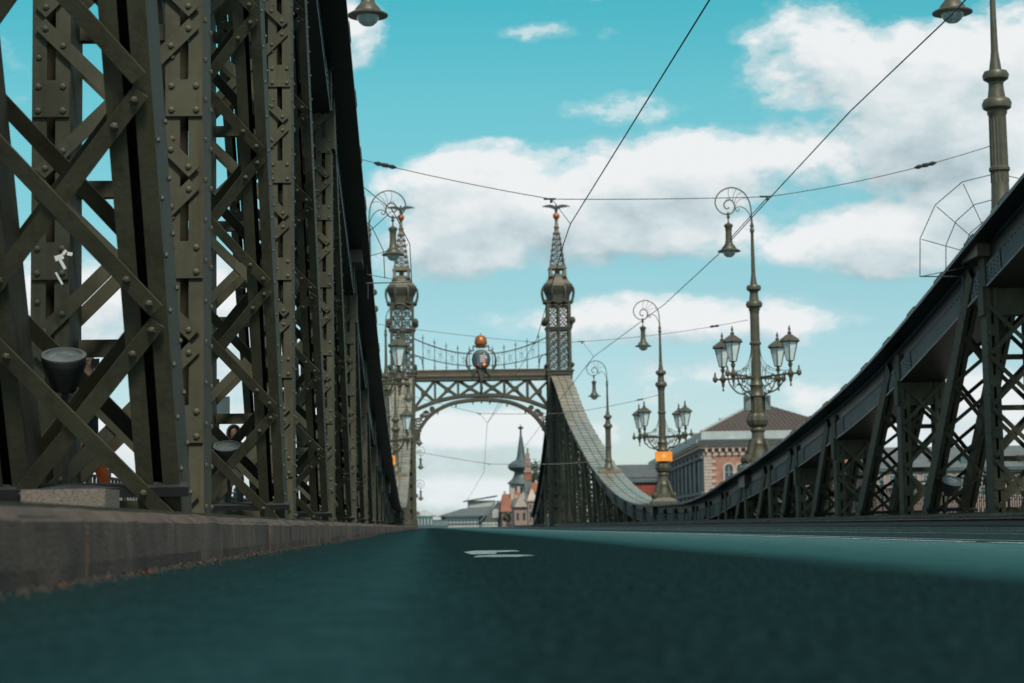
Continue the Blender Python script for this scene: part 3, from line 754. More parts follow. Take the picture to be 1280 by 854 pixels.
def lantern(parent, x, y, z):
    """hexagonal lantern standing on an arm end"""
    b = MB().lathe([(.02, -.42), (.035, -.38), (.02, -.3), (.05, -.22), (.06, -.12), (.10, -.05), (.12, .02), (.06, .1), (.035, .2), (.07, .27), (.08, .33), (.04, .38), (.13, .43)], 8, (x, y, z))
    b.lathe([(.30, 1.03), (.34, 1.06), (.33, 1.10), (.24, 1.19), (.13, 1.27), (.06, 1.31), (.07, 1.36), (.025, 1.42), (.045, 1.48), (.01, 1.60)], 8, (x, y, z))
    for j in range(6):
        a = j*pi/3+.3
        b.tube([(x+.128*cos(a), y+.128*sin(a), z+.42), (x+.285*cos(a), y+.285*sin(a), z+1.04)], .016, 4)
        b.lathe([(.01, 0), (.035, .03), (.01, .10)], 5, (x+.33*cos(a), y+.33*sin(a), z+1.05))
    o = b.obj('lantern', 'lamp', parent)
    MB().lathe([(.115, .43), (.27, 1.035)], 6, (x, y, z), rot=.3).obj('lantern_glass', 'glass', o)
def make_lamp(kind, s, orange=False):
    t = thing('street_lamp', '', 'street lamp')
    if kind == 'single':
        H = 2.75
        MB().lathe([(.50, 0), (.52, .10), (.36, .18), (.28, .32), (.21, .5), (.19, .62), (.21, .68), (.185, .74), (.165, 1.3)], 16).obj('pedestal', 'lamp', t, smooth=True)
        MB().lathe([(.175, 1.25), (.165, 2.62)], 32, flute=.10).obj('fluted_column', 'lamp', t)
        MB().box(-.66, .66, -.55, .55, -.24, .04).frus(0, 0, .04, .14, .68, .52, .5, .4).obj('plinth', 'tower_light', t)
        MB().lathe([(.17, 1.45), (.20, 1.48), (.20, 1.53), (.17, 1.56)], 16).obj('collar', 'lamp', t)
    else:
        H = 5.6
        b = MB().box(-.60, .60, -.60, .60, -.5, .16).frus(0, 0, .16, .32, .56, .56, .44, .44).box(-.40, .40, -.40, .40, .32, .50)
        b.obj('plinth', 'lamp', t)
        MB().lathe([(.34, .45), (.30, .7), (.26, .85), (.28, .95), (.25, 1.0), (.22, 1.15), (.21, 1.32), (.26, 1.38), (.26, 1.44), (.22, 1.5)], 14).obj('pedestal', 'lamp', t, smooth=True)
        MB().lathe([(.22, 1.48), (.33, 1.58), (.375, 1.72), (.36, 1.86), (.28, 1.97)], 24, flute=.07).obj('vase', 'lamp', t)
        MB().lathe([(.22, 1.96), (.24, 2.0), (.235, 2.5)], 24, flute=.08).obj('fluted_drum', 'lamp', t)
        MB().lathe([(.24, 2.5), (.27, 2.54), (.22, 2.6), (.21, 2.85), (.245, 2.9), (.19, 2.98), (.175, 3.1), (.165, 4.0), (.16, 4.25), (.20, 4.28), (.20, 4.33), (.16, 4.37), (.155, 5.38)], 18).obj('column', 'lamp', t, smooth=True)
        b = MB()
        for j in range(4):       # scroll feet
            a = j*pi/2+pi/4
            pts = [(r*cos(a), r*sin(a), z) for r, z in ((.62, .30), (.66, .42), (.58, .52), (.48, .46), (.46, .62), (.36, .85), (.27, 1.1))]
            b.tube(smooth_pts(pts, 3), .075, 5); b.lathe([(.02, -.12), (.11, -.05), (.12, .06), (.03, .14)], 7, (.56*cos(a), .56*sin(a), .44))
        b.obj('scroll_feet', 'lamp', t)
        for sx in (-1, 1):
            for sy in (-1, 1):
                ax, ay, az_ = sx*.95, sy*1.1, 3.2
                b = MB(); d = Vector((ax, ay, 0)).normalized()
                b.tube([(d.x*.15, d.y*.15, az_-.05), (ax*.5, ay*.5, az_-.02), (ax*1.0, ay*1.0, az_), (ax+d.x*.35, ay+d.y*.35, az_)], [.045, .035, .035, .03], 6)
                b.lathe([(.02, -.1), (.085, -.03), (.085, .06), (.04, .12), (.02, .26)], 6, (ax+d.x*.35, ay+d.y*.35, az_))
                L = hypot(ax, ay)
                def R(r, z): return (d.x*r, d.y*r, z)
                b.tube(smooth_pts([R(.16, 2.45), R(.45, 2.6), R(.85, 2.72), R(1.15, 3.0), R(1.25, 3.3)], 4), .028, 5)
                b.tube(smooth_pts([R(.17, 2.5), R(.35, 2.8), R(.62, 2.95), R(.8, 3.1), R(.72, 3.25), R(.58, 3.15), R(.64, 3.02)], 4), .018, 4)
                b.tube(smooth_pts([R(.4, 3.3), R(.36, 3.05), R(.5, 2.9), R(.62, 2.72), R(.5, 2.66)], 4), .016, 4)
                b.tube(smooth_pts([R(.95, 3.3), R(.98, 3.1), R(.88, 2.95), R(.98, 2.85)], 4), .016, 4)
                b.tube(smooth_pts([R(.42, 3.33), R(.46, 3.52), R(.58, 3.5), R(.56, 3.4)], 4), .014, 4)
                for q in (R(.62, 3.15), R(.5, 2.68), R(.8, 2.98), R(.28, 2.55)): b.lathe([(.01, -.05), (.045, 0), (.01, .05)], 5, q)
                b.obj('bracket', 'lamp', t)
                c = MB()     # sagging chains to the collar
                pts = [R(.19+(L*.95-.19)*u**2.6, 4.3-.98*sin(pi/2*u)**1.1) for u in [i/12 for i in range(13)]]
                c.tube(pts, .011, 4); pts = [R(.19+(L*.60-.19)*u**2.2, 4.25-.92*sin(pi/2*u)) for u in [i/10 for i in range(11)]]
                c.tube(pts, .008, 4); c.obj('chain', 'lamp', t)
                lantern(t, ax, ay, az_)
        if orange:
            b = MB(); b.box(-.39, .39, -.40, -.24, 2.02, 2.46)
            o = b.obj('sign_box', 'orange', t)
            b = MB()      # a small white emblem: ring with a notch
            for j in range(10):
                a = j*pi/5; b.box(.0+.05*cos(a)-.018, .05*cos(a)+.018, -.406, -.401, 2.25+.05*sin(a)-.018, 2.25+.05*sin(a)+.018)
            b.obj('emblem', 'white', o)
        else:
            jm = mat('grey_box', (.13, .16, .16), .5)
            MB().box(-.42, -.24, -.2, .2, 2.05, 2.55).obj('junction_box', jm, t); MB().box(.24, .42, -.2, .2, 2.05, 2.55).obj('junction_box', jm, t)
    lamp_top(t, H, s)
    return t
protos = {}
def place_lamp(kind, s, X, Y, Z, label, orange=False):
    k = (kind, s, orange)
    if k in protos: o = copy_tree(protos[k])
    else:
        o = make_lamp(*k); index_kids(); protos[k] = o
    o.location = (X, Y, Z); tag(o, label, 'street lamp', 'ornate street lamps along the bridge'); return o
def ctop(Y): return chord_h(Y)+.05
place_lamp('single', -1, XR, 36., ctop(36), 'lamp with fluted column cropped by the top right corner, wire fan beneath it')
place_lamp('candelabra', -1, XR, 63.7, ctop(63.7), 'large four-lantern lamp on the right, its column in front of the brick palace')
place_lamp('candelabra', -1, XR, 89.6, ctop(89.6)-.04, 'four-lantern lamp on the right with an orange box on its column', True)
place_lamp('single', -1, XR, 116.3, ctop(116.3), 'plain scroll lamp without lanterns on the curved chord near the right tower')
place_lamp('single', 1, XL, 36., ctop(36), 'lamp whose bell shade hangs at the top edge, its pole hidden by the left girder')
place_lamp('candelabra', 1, XL, 63.7, ctop(63.7), 'four-lantern lamp on the left whose scroll overlaps the left eagle')
place_lamp('candelabra', 1, XL, 89.6, ctop(89.6)-.04, 'four-lantern lamp with orange box in front of the left tower', True)
place_lamp('single', 1, XL, 116.3, ctop(116.3), 'lamp on the left girder hidden mostly behind the left tower lamps')
for (Y, x_, z_) in ((172, -1.35, 3.0), (196, -1.3, 1.6), (222, -1.4, -1.2)):
    place_lamp('single', 1, x_, Y, z_, {172: 'upper of the two small scroll lamps seen just inside the arch on the left', 196: 'lower of the two small scroll lamps seen just inside the arch on the left', 222: 'faint distant scroll lamp low inside the arch above the round-roofed pavilion'}[Y])

# wire fans fixed around the chords by the nearest lamps
def fan(Xc, sgn, label):
    t = thing('wire_fan', label, 'wire guard', (Xc, 36.2, chord_h(36.2)-.15), group='wire fans on the chords')
    rs = (1.52, 1.08, .74); A = [radians(q) for q in range(-10, 191, 25)]
    for r in rs:
        MB().tube([(r*(1.05 if r > 1.4 else 1)*cos(a), 0, r*sin(a)*1.12) for a in A], .009, 5).obj('hoop', 'wire', t)
    for a in A: MB().tube([(.45*cos(a), 0, .45*sin(a)), (1.56*cos(a), 0, 1.66*sin(a))], .008, 5).obj('spoke', 'wire', t)
    MB().tube([(sgn*.7, 0, -.3), (sgn*1.56, 0, -.29)], .012, 5).tube([(sgn*.74, 0, -.3), (sgn*.74, 0, -.6)], .014, 5).obj('stay', 'wire', t)
fan(XR, -1, 'fan of thin wire spokes around the right chord under the corner lamp')
fan(XL, 1, 'fan of thin wire spokes beside the left chord behind the scroll lamp')

# ================================================================== OVERHEAD WIRES
def back(x, y, Y):
    d = fw+(x-640)/2400*rt-(y-427)/2400*up; t = Y/d.y; return Vector((0, 0, HC))+d*t
def wire(name, pts, r, label, cat='wire', group=None, sag=0):
    P_ = []
    for a, b in zip(pts, pts[1:]):
        a, b = Vector(a), Vector(b)
        for i in range(8): t = i/8; q = a.lerp(b, t); q.z -= sag*4*t*(1-t); P_.append(q)
    P_.append(Vector(pts[-1]))
    o = MB().tube(P_, r, 5).obj(name, 'wire', None)
    return tag(o, label, cat, group)
GW = 'overhead tram wires'
def insul(mb, p, d, L=.3, r=.05):
    p = Vector(p); d = Vector(d).normalized()
    mb.tube([p-d*L/2, p-d*L/4, p, p+d*L/4, p+d*L/2], [r*.3, r, r*.6, r, r*.3], 6)
def span(Y, pl, n1, n2, pr, label, ins):
    A = back(*pl, Y); B = back(*n1, Y); D = back(*n2, Y); E = back(*pr, Y)
    o = thing('span_wire', label, 'wire', A, group='cross wires between the lamp posts')
    def seg(a, b, s): 
        return [Vector(a).lerp(Vector(b), i/8)-Vector((0, 0, s*4*(i/8)*(1-i/8)))-A for i in range(9)]
    r = .0085*max(1, Y/60)
    m_ = MB(); m_.tube(seg(A, B, .04), r, 5).tube(seg(B, D, .02), r, 5).tube(seg(D, E, .10), r, 5); m_.obj('cable', 'wire', o)
    for q in (B, D): MB().box(q.x-A.x-.16, q.x-A.x+.07, -.02, .02, q.z-A.z-.012, q.z-A.z+.018).box(q.x-A.x-.04, q.x-A.x+.01, -.02, .02, q.z-A.z-.07, q.z-A.z-.012).obj('hanger', 'wire', o)
    for x_, y_ in ins:
        p = back(x_, y_, Y)-A; dd = (B-A) if x_ < n1[0] else (E-D); O_ = A if x_ < n1[0] else D; t_ = (p.x+A.x-O_.x)/dd.x
        p = O_+dd*t_-A-Vector((0, 0, (.04 if x_ < n1[0] else .10)*4*t_*(1-t_))); q = MB(); insul(q, p, dd, .34, .045); q.obj('insulator', 'wire', o)
    return A, B, D, E
s1 = span(36.2, (446, 198), (690, 249), (960, 246), (1237, 183), 'nearest cross wire running across the whole sky', [(485, 207), (478, 205), (1160, 201), (1153, 203)])
s2 = span(64.0, (470, 405), (669, 428), (728, 427), (935, 400), 'second cross wire passing just above the cresting of the arch', [(893, 405)])
s3 = span(89.8, (488, 487), (600, 517), (700, 517), (826, 493), 'third cross wire passing below the crown of the arch', [(800, 498)])
s4 = span(116.5, (497, 560), (612, 580), (660, 580), (757, 575), 'farthest cross wire low inside the arch', [])
pA1 = back(713, 280, 36.2); pA0 = back(888, -2, 21); pA2 = back(671, 424, 64); pB1 = back(897, 319, 44); pB0 = back(1190, 18, 24.5)
pB2 = back(742, 446, 64)
wire('contact_wire', [back(900, -30, 19.6), pA0, pA1, back(705, 303, 37.5), pA2, back(609, 529, 100), back(605, 590, 120), back(583, 627, 175)], .0105, 'tram wire dropping from the top edge to the right eagle and on through the arch', group=GW)
wire('contact_wire', [back(1230, -25, 22.8), pB0, back(1063, 139, 30), back(960, 250, 36.2), pB1, back(830, 381, 53), pB2, back(700, 500, 84), back(640, 580, 125)], .0105, 'tram wire slanting down from the top right lamp shade behind the tall lamp', group=GW)
LW = [(s1[1], pA1, 'link wire from the nearest cross wire down toward the right eagle'), (s2[2], pB2, 'right link wire under the second cross wire beside the right tower'),
      (s2[1], pA2, 'short link at the second cross wire left of the right tower'), (s1[2], back(905, 307, 42), 'link wire from the nearest cross wire down past the tallest lamp'),
      (s3[1], back(609, 529, 100), 'left arm of the Y shaped link wire inside the arch'), (back(631, 500, 93), back(609, 529, 100), 'right arm of the Y shaped link wire inside the arch')]
for a, b, lab in LW: tag(MB().tube([a, b], .009, 4).obj('link_wire', 'wire'), lab, 'wire')

# ================================================================== FLOODLIGHTS, BLOCK
def floodlight(X, Y, Z, r, rot, label):
    t = thing('floodlight', label, 'floodlight', (X, Y, Z), rot, 'floodlights set inside the girders')
    MB().lathe([(r*.35, -r*1.5), (r*.55, -r*1.4), (r*.75, -r*.9), (r*.95, -r*.35), (r*1.0, -.02), (r*1.08, 0), (r*1.08, .03), (r*.9, .025)], 20).obj('housing', 'flood', t, smooth=True)
    MB().lathe([(r*.90, .024), (r*.8, .030), (r*.4, .036), (.01, .038)], 20).obj('lens', 'floodglass', t, smooth=True)
    MB().lathe([(r*1.08, .028), (r*1.10, .038), (r*.90, .042), (r*.88, .026)], 20).obj('rim', mat('zinc_rim', (.13, .15, .15), .4), t)
    MB().bar((-r*1.1, 0, 0), (-r*.5, 0, -r*1.55), .02, .008, (1, 0, 0)).bar((r*1.1, 0, 0), (r*.5, 0, -r*1.55), .02, .008, (1, 0, 0)).box(-r*.5, r*.5, -.02, .02, -r*1.6, -r*1.5).box(-.015, .015, -.015, .015, -Z+DECK-.02, -r*1.55).obj('stand', 'flood', t)
def bp(x, y, Y): return back(x, y, Y)
q = bp(80, 452, 10.); floodlight(q.x, q.y, q.z, .105, (.42, .06, 0), 'nearest round floodlight with pale glass on the left, behind the big cross bars')
q = bp(284, 562, 17.6); floodlight(q.x, q.y, q.z, .115, (.45, 0, 0), 'round floodlight behind the second bay of the left girder, below the hooded walker')
q = bp(1190, 603, 39.5); floodlight(q.x, q.y, q.z, .2, (.55, 0, .2), 'floodlight low inside the right girder')
q = bp(86, 634, 8.6)
tag(MB().box(q.x-.19, q.x+.175, 8.5, 8.9, DECK-.03, bp(86, 612, 8.6).z).obj('concrete_block', 'block'), 'rough brown concrete block behind the left kerb', 'block')
# sticker remains on the second leaf
q = bp(74, 322, 10.98)
st = MB()
for dx, dz, w_, h_, a in ((0, 0, .05, .03, .3), (.02, -.04, .018, .06, .5), (.06, .02, .03, .02, -.2), (.0, -.12, .012, .08, .5), (.03, .03, .03, .018, .9)):
    st.bar((q.x+dx-w_/2*cos(a), q.y, q.z+dz-w_/2*sin(a)), (q.x+dx+w_/2*cos(a), q.y, q.z+dz+w_/2*sin(a)), h_, .002)
tag(st.obj('torn_sticker', 'white'), 'torn white sticker on the outer post plate at the far left', 'sticker')

# ================================================================== RAILINGS
def railing(X, name_label, lab):
    t = thing('railing', lab, 'railing', (X, 0, DECK))
    b = MB()
    for z in (.08, .95, 1.08): b.bar((0, -1, z), (0, 1, z), .05, .05, (1, 0, 0))
    for i in range(10):
        y = -.9+i*.2; b.bar((0, y, .08), (0, y, .95), .022, .022, (1, 0, 0))
    for i in range(5):
        y = -.8+i*.4; n = 8; b.tube([(0, y+.13*cos(2*pi*j/n), .52+.13*sin(2*pi*j/n)) for j in range(n+1)], .014, 4, cap=False)
        b.tube([(0, y-.13, .3), (0, y, .12), (0, y+.13, .3)], .014, 4); b.tube([(0, y-.13, .74), (0, y, .92), (0, y+.13, .74)], .014, 4)
    me = b.mesh('railing_panel', 'iron')
    p = MB().lathe([(.07, 0), (.07, .1), (.04, .16), (.04, .9), (.07, .98), (.07, 1.1), (.05, 1.14), (.07, 1.2), (.01, 1.28)], 8).mesh('railing_post', 'iron')
    y = 7.
    while y < 157:
        link('railing_panel', me, t, (0, y, 0)); link('railing_post', p, t, (0, y+1, 0)); y += 2
railing(-5.9, '', 'ornate iron railing along the outer edge of the left walkway')
railing(15.3, '', 'ornate iron railing along the outer edge of the right walkway')

# ================================================================== BUILDINGS BEYOND THE BRIDGE
MT['brick'] = mat('salmon_brick', (.31, .155, .115), .85, .3, 1.5, col2=(.22, .105, .08))
MT['stone'] = mat('pale_pink_stone', (.38, .31, .27), .8, .2, 1.2)
MT['whitestone'] = mat('pale_grey_stone', (.32, .36, .36), .8, .2, .8)
MT['greywall'] = mat('grey_and_shaded_wall', (.13, .15, .15), .85, .35, .6, streak=.3)
MT['roofbrown'] = mat('brown_tile_roof', (.062, .043, .036), .8, .3, 1.8)
MT['roofgrey'] = mat('slate_grey_roof', (.085, .10, .105), .7, .25, .7)
MT['window'] = mat('dark_window_glass', (.03, .06, .07), .15, .2, 2)
MT['copper'] = mat('green_copper', (.055, .085, .09), .55, .3, .4)
MT['teal'] = mat('teal_cladding', (.05, .11, .12), .5, .3, .3)
MT['palewall'] = mat('pale_render', (.34, .36, .35), .8, .15, .3)
MT['redroof'] = mat('orange_red_tiles', (.22, .085, .05), .8, .3, .6)
MT['redwall'] = mat('dark_red_wall', (.22, .05, .03), .8, .3, .8)
MT['pinkwall'] = mat('rose_wall', (.25, .18, .155), .8, .25, .5)
def bx_(x, y, Y): return back(x, y, Y)
def wbox(name, x0, x1, y0, y1, Y, dep, m, parent=None, grow=0):
    a, b = back(x0, y0, Y), back(x1, y1, Y)
    return MB().box(a.x-grow, b.x+grow, Y-grow, Y+dep+grow, b.z, a.z).obj(name, m, parent)
def ubox(name, x0, x1, y0, y1, Y, dep, m, parent=None):      # standing on the ground
    a, b = back(x0, y0, Y), back(x1, y1, Y)
    return MB().box(a.x, b.x, Y, Y+dep, -.1, a.z).obj(name, m, parent)
def windows(parent, x0, x1, y0, y1, Y, nx, ny, fr=.6, m='window', trim=None, fh=.62):
    a, b = back(x0, y0, Y), back(x1, y1, Y); w_ = (b.x-a.x)/nx; h_ = (a.z-b.z)/ny
    ww, hh = w_*fr, h_*fh
    q = MB().box(-ww/2, ww/2, -.04, .05, -hh/2, hh/2).mesh('window', m)
    tr = None
    if trim:
        t = .12*ww+.04; k = MB()
        k.box(-ww/2-t, -ww/2, -.12, .0, -hh/2-t, hh/2+t).box(ww/2, ww/2+t, -.12, 0, -hh/2-t, hh/2+t).box(-ww/2, ww/2, -.12, 0, hh/2, hh/2+t).box(-ww/2-t*1.3, ww/2+t*1.3, -.16, 0, -hh/2-t*1.6, -hh/2-.003).box(-.03, .03, -.07, -.045, -hh/2, hh/2).box(-ww/2, ww/2, -.07, -.045, hh*.1, hh*.1+.06)
        tr = k.mesh('window_frame', trim)
    for i in range(nx):
        for j in range(ny):
            o = link('window', q, parent, (a.x+w_*(i+.5), Y-.02, b.z+h_*(j+.5)))
            if tr: link('window_frame', tr, o, (0, 0, 0))
def arched(mb, cx, z0_, w_, h_, y0, y1, n=8):
    pts = [(cx-w_/2, z0_), (cx+w_/2, z0_), (cx+w_/2, z0_+h_-w_/2)]+[(cx+w_/2*cos(pi*i/n), z0_+h_-w_/2+w_/2*sin(pi*i/n)) for i in range(1, n)]+[(cx-w_/2, z0_+h_-w_/2)]
    return mb.prism(pts, y0, y1)
def arch_window(parent, cx, z0_, w_, h_, M_=None, Y=0, m='whitestone'):
    b = MB(); n = 8; t = w_*.24
    inner = [(cx-w_/2, z0_), (cx-w_/2, z0_+h_-w_/2)]+[(cx-w_/2*cos(pi*i/n), z0_+h_-w_/2+w_/2*sin(pi*i/n)) for i in range(1, n)]+[(cx+w_/2, z0_+h_-w_/2), (cx+w_/2, z0_)]
    outer = [(cx-w_/2-t, z0_), (cx-w_/2-t, z0_+h_-w_/2)]+[(cx-(w_/2+t)*cos(pi*i/n), z0_+h_-w_/2+(w_/2+t)*sin(pi*i/n)) for i in range(1, n)]+[(cx+w_/2+t, z0_+h_-w_/2), (cx+w_/2+t, z0_)]
    for i in range(len(inner)-1): b.prism([inner[i], inner[i+1], outer[i+1], outer[i]], -.22, .0)
    b.box(cx-w_/2-t*1.4, cx+w_/2+t*1.4, -.3, 0, z0_-.25, z0_-.003)
    g_ = MB(); arched(g_, cx, z0_, w_, h_, -.03, .04)
    f = MB().box(cx-.03, cx+.03, -.1, -.035, z0_, z0_+h_-.05).box(cx-w_/2, cx+w_/2, -.1, -.035, z0_+h_*.62, z0_+h_*.62+.06)
    o = g_.obj('window', 'window', parent); b.obj('window_surround', 'stone', o); f.obj('window_frame', m, o)
    return o
# brick palace ------------------------------------------------------
YP = 270.
c0 = back(879, 560, YP); zt = back(879, 561, YP).z; Xr = back(1062, 560, YP).x
pal = thing('palace', 'salmon brick palace with arched windows and brown hipped roof behind the tall four-lantern lamp', 'building', (c0.x, YP, 0))
W_ = Xr-c0.x; D_ = 133; dxs = 7.9
def skew(x, y): return (x+dxs*y/D_, y)
mb = MB(); P4 = [(0, 0), (W_, 0), skew(W_, D_), skew(0, D_)]
def ext(poly, z0_, z1_, m, name, parent=pal, g=0.):
    cx = sum(p[0] for p in poly)/len(poly); cy = sum(p[1] for p in poly)/len(poly); n = len(poly)
    P_ = [(x+(g if x > cx else -g), y+(g if y > cy else -g)) for x, y in poly]
    return MB().add([(x, y, z0_) for x, y in P_]+[(x, y, z1_) for x, y in P_], [tuple(range(n-1, -1, -1)), tuple(range(n, 2*n))]+[(i, (i+1) % n, (i+1) % n+n, i+n) for i in range(n)]).obj(name, m, parent)
zc = zt
ext(P4, -.1, zc, 'greywall', 'side_wall')  # shade of the side away from the sun put into a darker grey
MB().box(.0, W_, -.12, -.0, 1.0, zc-.003).obj('front_wall', 'brick', pal)
ext(P4, zc, zc+.45, 'stone', 'cornice', g=.55); ext(P4, zc+.453, zc+.75, 'stone', 'cornice', g=.9)
ext(P4, zc+.753, back(879, 550, YP).z, 'whitestone', 'cornice', g=1.1)
zp = back(879, 550, YP).z; zq = back(879, 539.5, YP).z
ext(P4, zp+.003, zq, 'whitestone', 'parapet', g=.25)
md = MB().box(-.16, .16, -.75, .02, -.5, -.003).mesh('bracket', 'stone')
x = .35
while x < W_: link('bracket', md, pal, (x, 0, zc+.0)); x += .95
MB().box(-.05, W_, -.26, -.121, zc-1.0, zc-.62).obj('frieze', 'stone', pal)
MB().box(-.05, W_, -.3, -.121, back(879, 627, YP).z-.3, back(879, 626, YP).z).obj('string_course', 'stone', pal)
qn = [MB().box(0, w__, -.24, -.121, 0, .40).mesh('quoin', 'stone') for w__ in (1.7, 1.1)]
z = 1.1; i = 0
while z < zc-1.1: link('quoin', qn[i % 2], pal, (0, 0, z)); z += .46; i += 1
z0w = back(912, 607, YP).z
for px_ in (911, 926, 961, 976, 1011, 1026):
    X = back(px_, 600, YP).x-c0.x; o = arch_window(pal, X, z0w, 1.15, 3.0); o.location.y = -.13
    o = arch_window(pal, X, z0w-5.3, 1.15, 3.2); o.location.y = -.13
# side wall bays, in the same shade-darkened grey
ang = atan2(D_, dxs)
sw = link('side_bays', None, pal, (0, 0, 0), (0, 0, ang))
for k in range(15):
    u = 7+k*8.4
    for (zz, hh) in ((4.2, 4.0),):
        # along the wall: local x is along the wall, outward is local +y
        b = MB(); arched(b, u, z0w-.3, 2.2, 4.2, .02, .10); b.obj('blind_window', 'teal', sw)
    MB().box(u+3.6, u+4.8, .01, .35, .2, zc-.4).obj('pilaster', 'greywall', sw)
for z in (zc-1.4, z0w-1.2): MB().box(0, D_, .01, .42, z, z+.4).obj('string_course', 'greywall', sw)
# roof
E0, E1 = back(884, 539.5, YP-.2), back(1075, 541, YP-.2); R0, R1 = back(931, 511, 284), back(960, 506.5, 286); R2 = back(1075, 540, 286)
Rb, Eb = back(817, 575, 398), back(806, 584, 402)
def rel(p): return (p.x-c0.x, p.y-YP, p.z)
E0 = Vector((c0.x-.2, YP-.2, zq+.02)); E1 = Vector((Xr+.2, YP-.2, zq+.02)); R1 = Vector((min(R1.x, Xr-8), R1.y, R1.z)); 
Eb = Vector((c0.x+dxs-.2, YP+D_, zq+.02)); Ec = Vector((Xr+dxs, YP+D_, zq+.02)); Rb = Vector((R0.x+dxs*.9, YP+D_-14, R0.z))
Rc = Vector((R1.x+dxs*.9, YP+D_-14, R1.z))
MB().add([rel(q) for q in (E0, E1, R1, R0)], [(0,1,2,3)]).obj('front_roof', 'roofbrown', pal)
MB().add([rel(q) for q in (E0, R0, Rb, Eb)], [(0,1,2,3)]).add([rel(q) for q in (E1, Ec, Rc, R1)], [(0,1,2,3)]).add([rel(q) for q in (R0, R1, Rc, Rb)], [(0,1,2,3)]).add([rel(q) for q in (Eb, Rb, Rc, Ec)], [(0,1,2,3)]).obj('rear_roof', 'roofgrey', pal)
MB().bar(rel(E0), rel(R0), .5, .3, (0, 0, 1)).bar(rel(R0), rel(R1), .4, .3, (0, 0, 1)).obj('ridge_capping', 'whitestone', pal)
# standing seams of the front roof
b = MB()
for i in range(34):
    t = (i+.5)/34; p = E0.lerp(E1, t); q = R0.lerp(R1, min(1, max(0, (p.x-R0.x)/max(.1, R1.x-R0.x))))
    q = Vector((p.x, 0, 0)); 
    if p.x < R0.x: s_ = (p.x-E0.x)/(R0.x-E0.x)
    elif p.x > R1.x: s_ = (E1.x-p.x)/(E1.x-R1.x)
    else: s_ = 1
    tp = R0 if p.x < R0.x else (R1 if p.x > R1.x else R0.lerp(R1, (p.x-R0.x)/(R1.x-R0.x)))
    yy = E0.y+(tp.y-E0.y)*s_; zz = E0.z+(tp.z-E0.z)*s_
    b.bar(rel(p), (p.x-c0.x, yy-YP, zz), .07, .12, (0, 0, 1))
b.obj('roof_seams', 'roofbrown', pal, kind='stuff')

for (px_, py_, YY) in ((940, 512, 300), (905, 527, 330), (870, 545, 360)):
    q = back(px_, py_, YY); MB().box(q.x-c0.x-.7, q.x-c0.x+.7, YY-YP-.5, YY-YP+.5, zq+1, q.z+.3).box(q.x-c0.x-.85, q.x-c0.x+.85, YY-YP-.65, YY-YP+.65, q.z+.303, q.z+.55).obj('chimney', 'stone', pal)
MB().box(-.9, W_+.9, -1.45, -1.15, zp-.15, zp+.02).obj('gutter', 'greywall', pal)
# dark roofed hall left of the palace
YB = 345.
hall = thing('hall', 'low dark-roofed hall with red wall between the plain lamp and the orange-box lamp', 'building', (back(765, 600, YB).x, YB, 0))
a, b_ = back(757, 598, YB), back(850, 598, YB); top = back(780, 580, YB)
L = b_.x-a.x; o0 = hall.location.x
MB().box(a.x-o0, b_.x-o0, 0, 18, -.1, back(765, 604, YB).z).obj('wall', 'redwall', hall)
MB().box(a.x-o0-.3, b_.x-o0+.3, -.4, 18.4, back(765, 604, YB).z, a.z).obj('eave', 'greywall', hall)
MB().add([(a.x-o0-.4, -.5, a.z+.01), (b_.x-o0+.4, -.5, a.z+.01), (b_.x-o0-1, 6, top.z), (a.x-o0+1, 6, top.z), (a.x-o0+1, 12, top.z), (b_.x-o0-1, 12, top.z), (a.x-o0-.4, 18.5, a.z+.01), (b_.x-o0+.4, 18.5, a.z+.01)],
         [(0,1,2,3),(3,2,5,4),(4,5,7,6),(0,3,4,6),(1,7,5,2)]).obj('roof', 'roofgrey', hall)
for i in range(28):
    x = a.x-o0+.3+i*(L-.6)/27; MB().bar((x, -.52, a.z+.06), (x*.96+.3, 6, top.z+.05), .10, .10, (0, 0, 1)).obj('seam', 'roofgrey', hall)
windows(hall, 757, 850, 600, 603, YB, 20, 1, .7, 'teal'); 
for o in KID.get('x', []): pass
for o in [q for q in bpy.data.objects if q.parent == hall and q.name.startswith('window')]: o.location.x -= o0; o.location.y -= YB-(-.42); 
# long grey-roofed block behind the right girder
YG = 360.
gl = thing('apartment_block', 'long grey-roofed block with rows of windows seen through the right girder', 'building', (0, YG, 0))
a, b_ = back(1078, 590, YG), back(1560, 590, YG); tz = back(1180, 557, YG).z
gl.location.x = a.x
Lb = b_.x-a.x
MB().box(0, Lb, 0, 14, -.1, a.z).obj('wall', 'pinkwall', gl)
MB().box(-.4, Lb+.4, -.6, 14.6, a.z, a.z+.5).obj('eave', 'teal', gl)
MB().add([(-.5, -.7, a.z+.51), (Lb+.5, -.7, a.z+.51), (Lb-2, 5, tz), (2, 5, tz), (2, 9, tz), (Lb-2, 9, tz), (-.5, 14.7, a.z+.51), (Lb+.5, 14.7, a.z+.51)], [(0,1,2,3),(3,2,5,4),(4,5,7,6),(0,3,4,6),(1,7,5,2)]).obj('roof', 'roofgrey', gl)
windows(gl, 1080, 1556, 592, 617, YG, 34, 2, .45, 'window', 'whitestone')
for o in [q for q in bpy.data.objects if q.parent == gl and q.name.startswith('window')]: o.location.x -= a.x; o.location.y -= YG
dm = MB().box(-.8, .8, -.3, 2.2, 0, 1.6).box(-1, 1, -.4, 2.3, 1.6, 1.75)
dme = dm.mesh('dormer', 'teal')
for i in range(12): link('dormer', dme, gl, (3+i*5.6, .6, a.z+1.0))

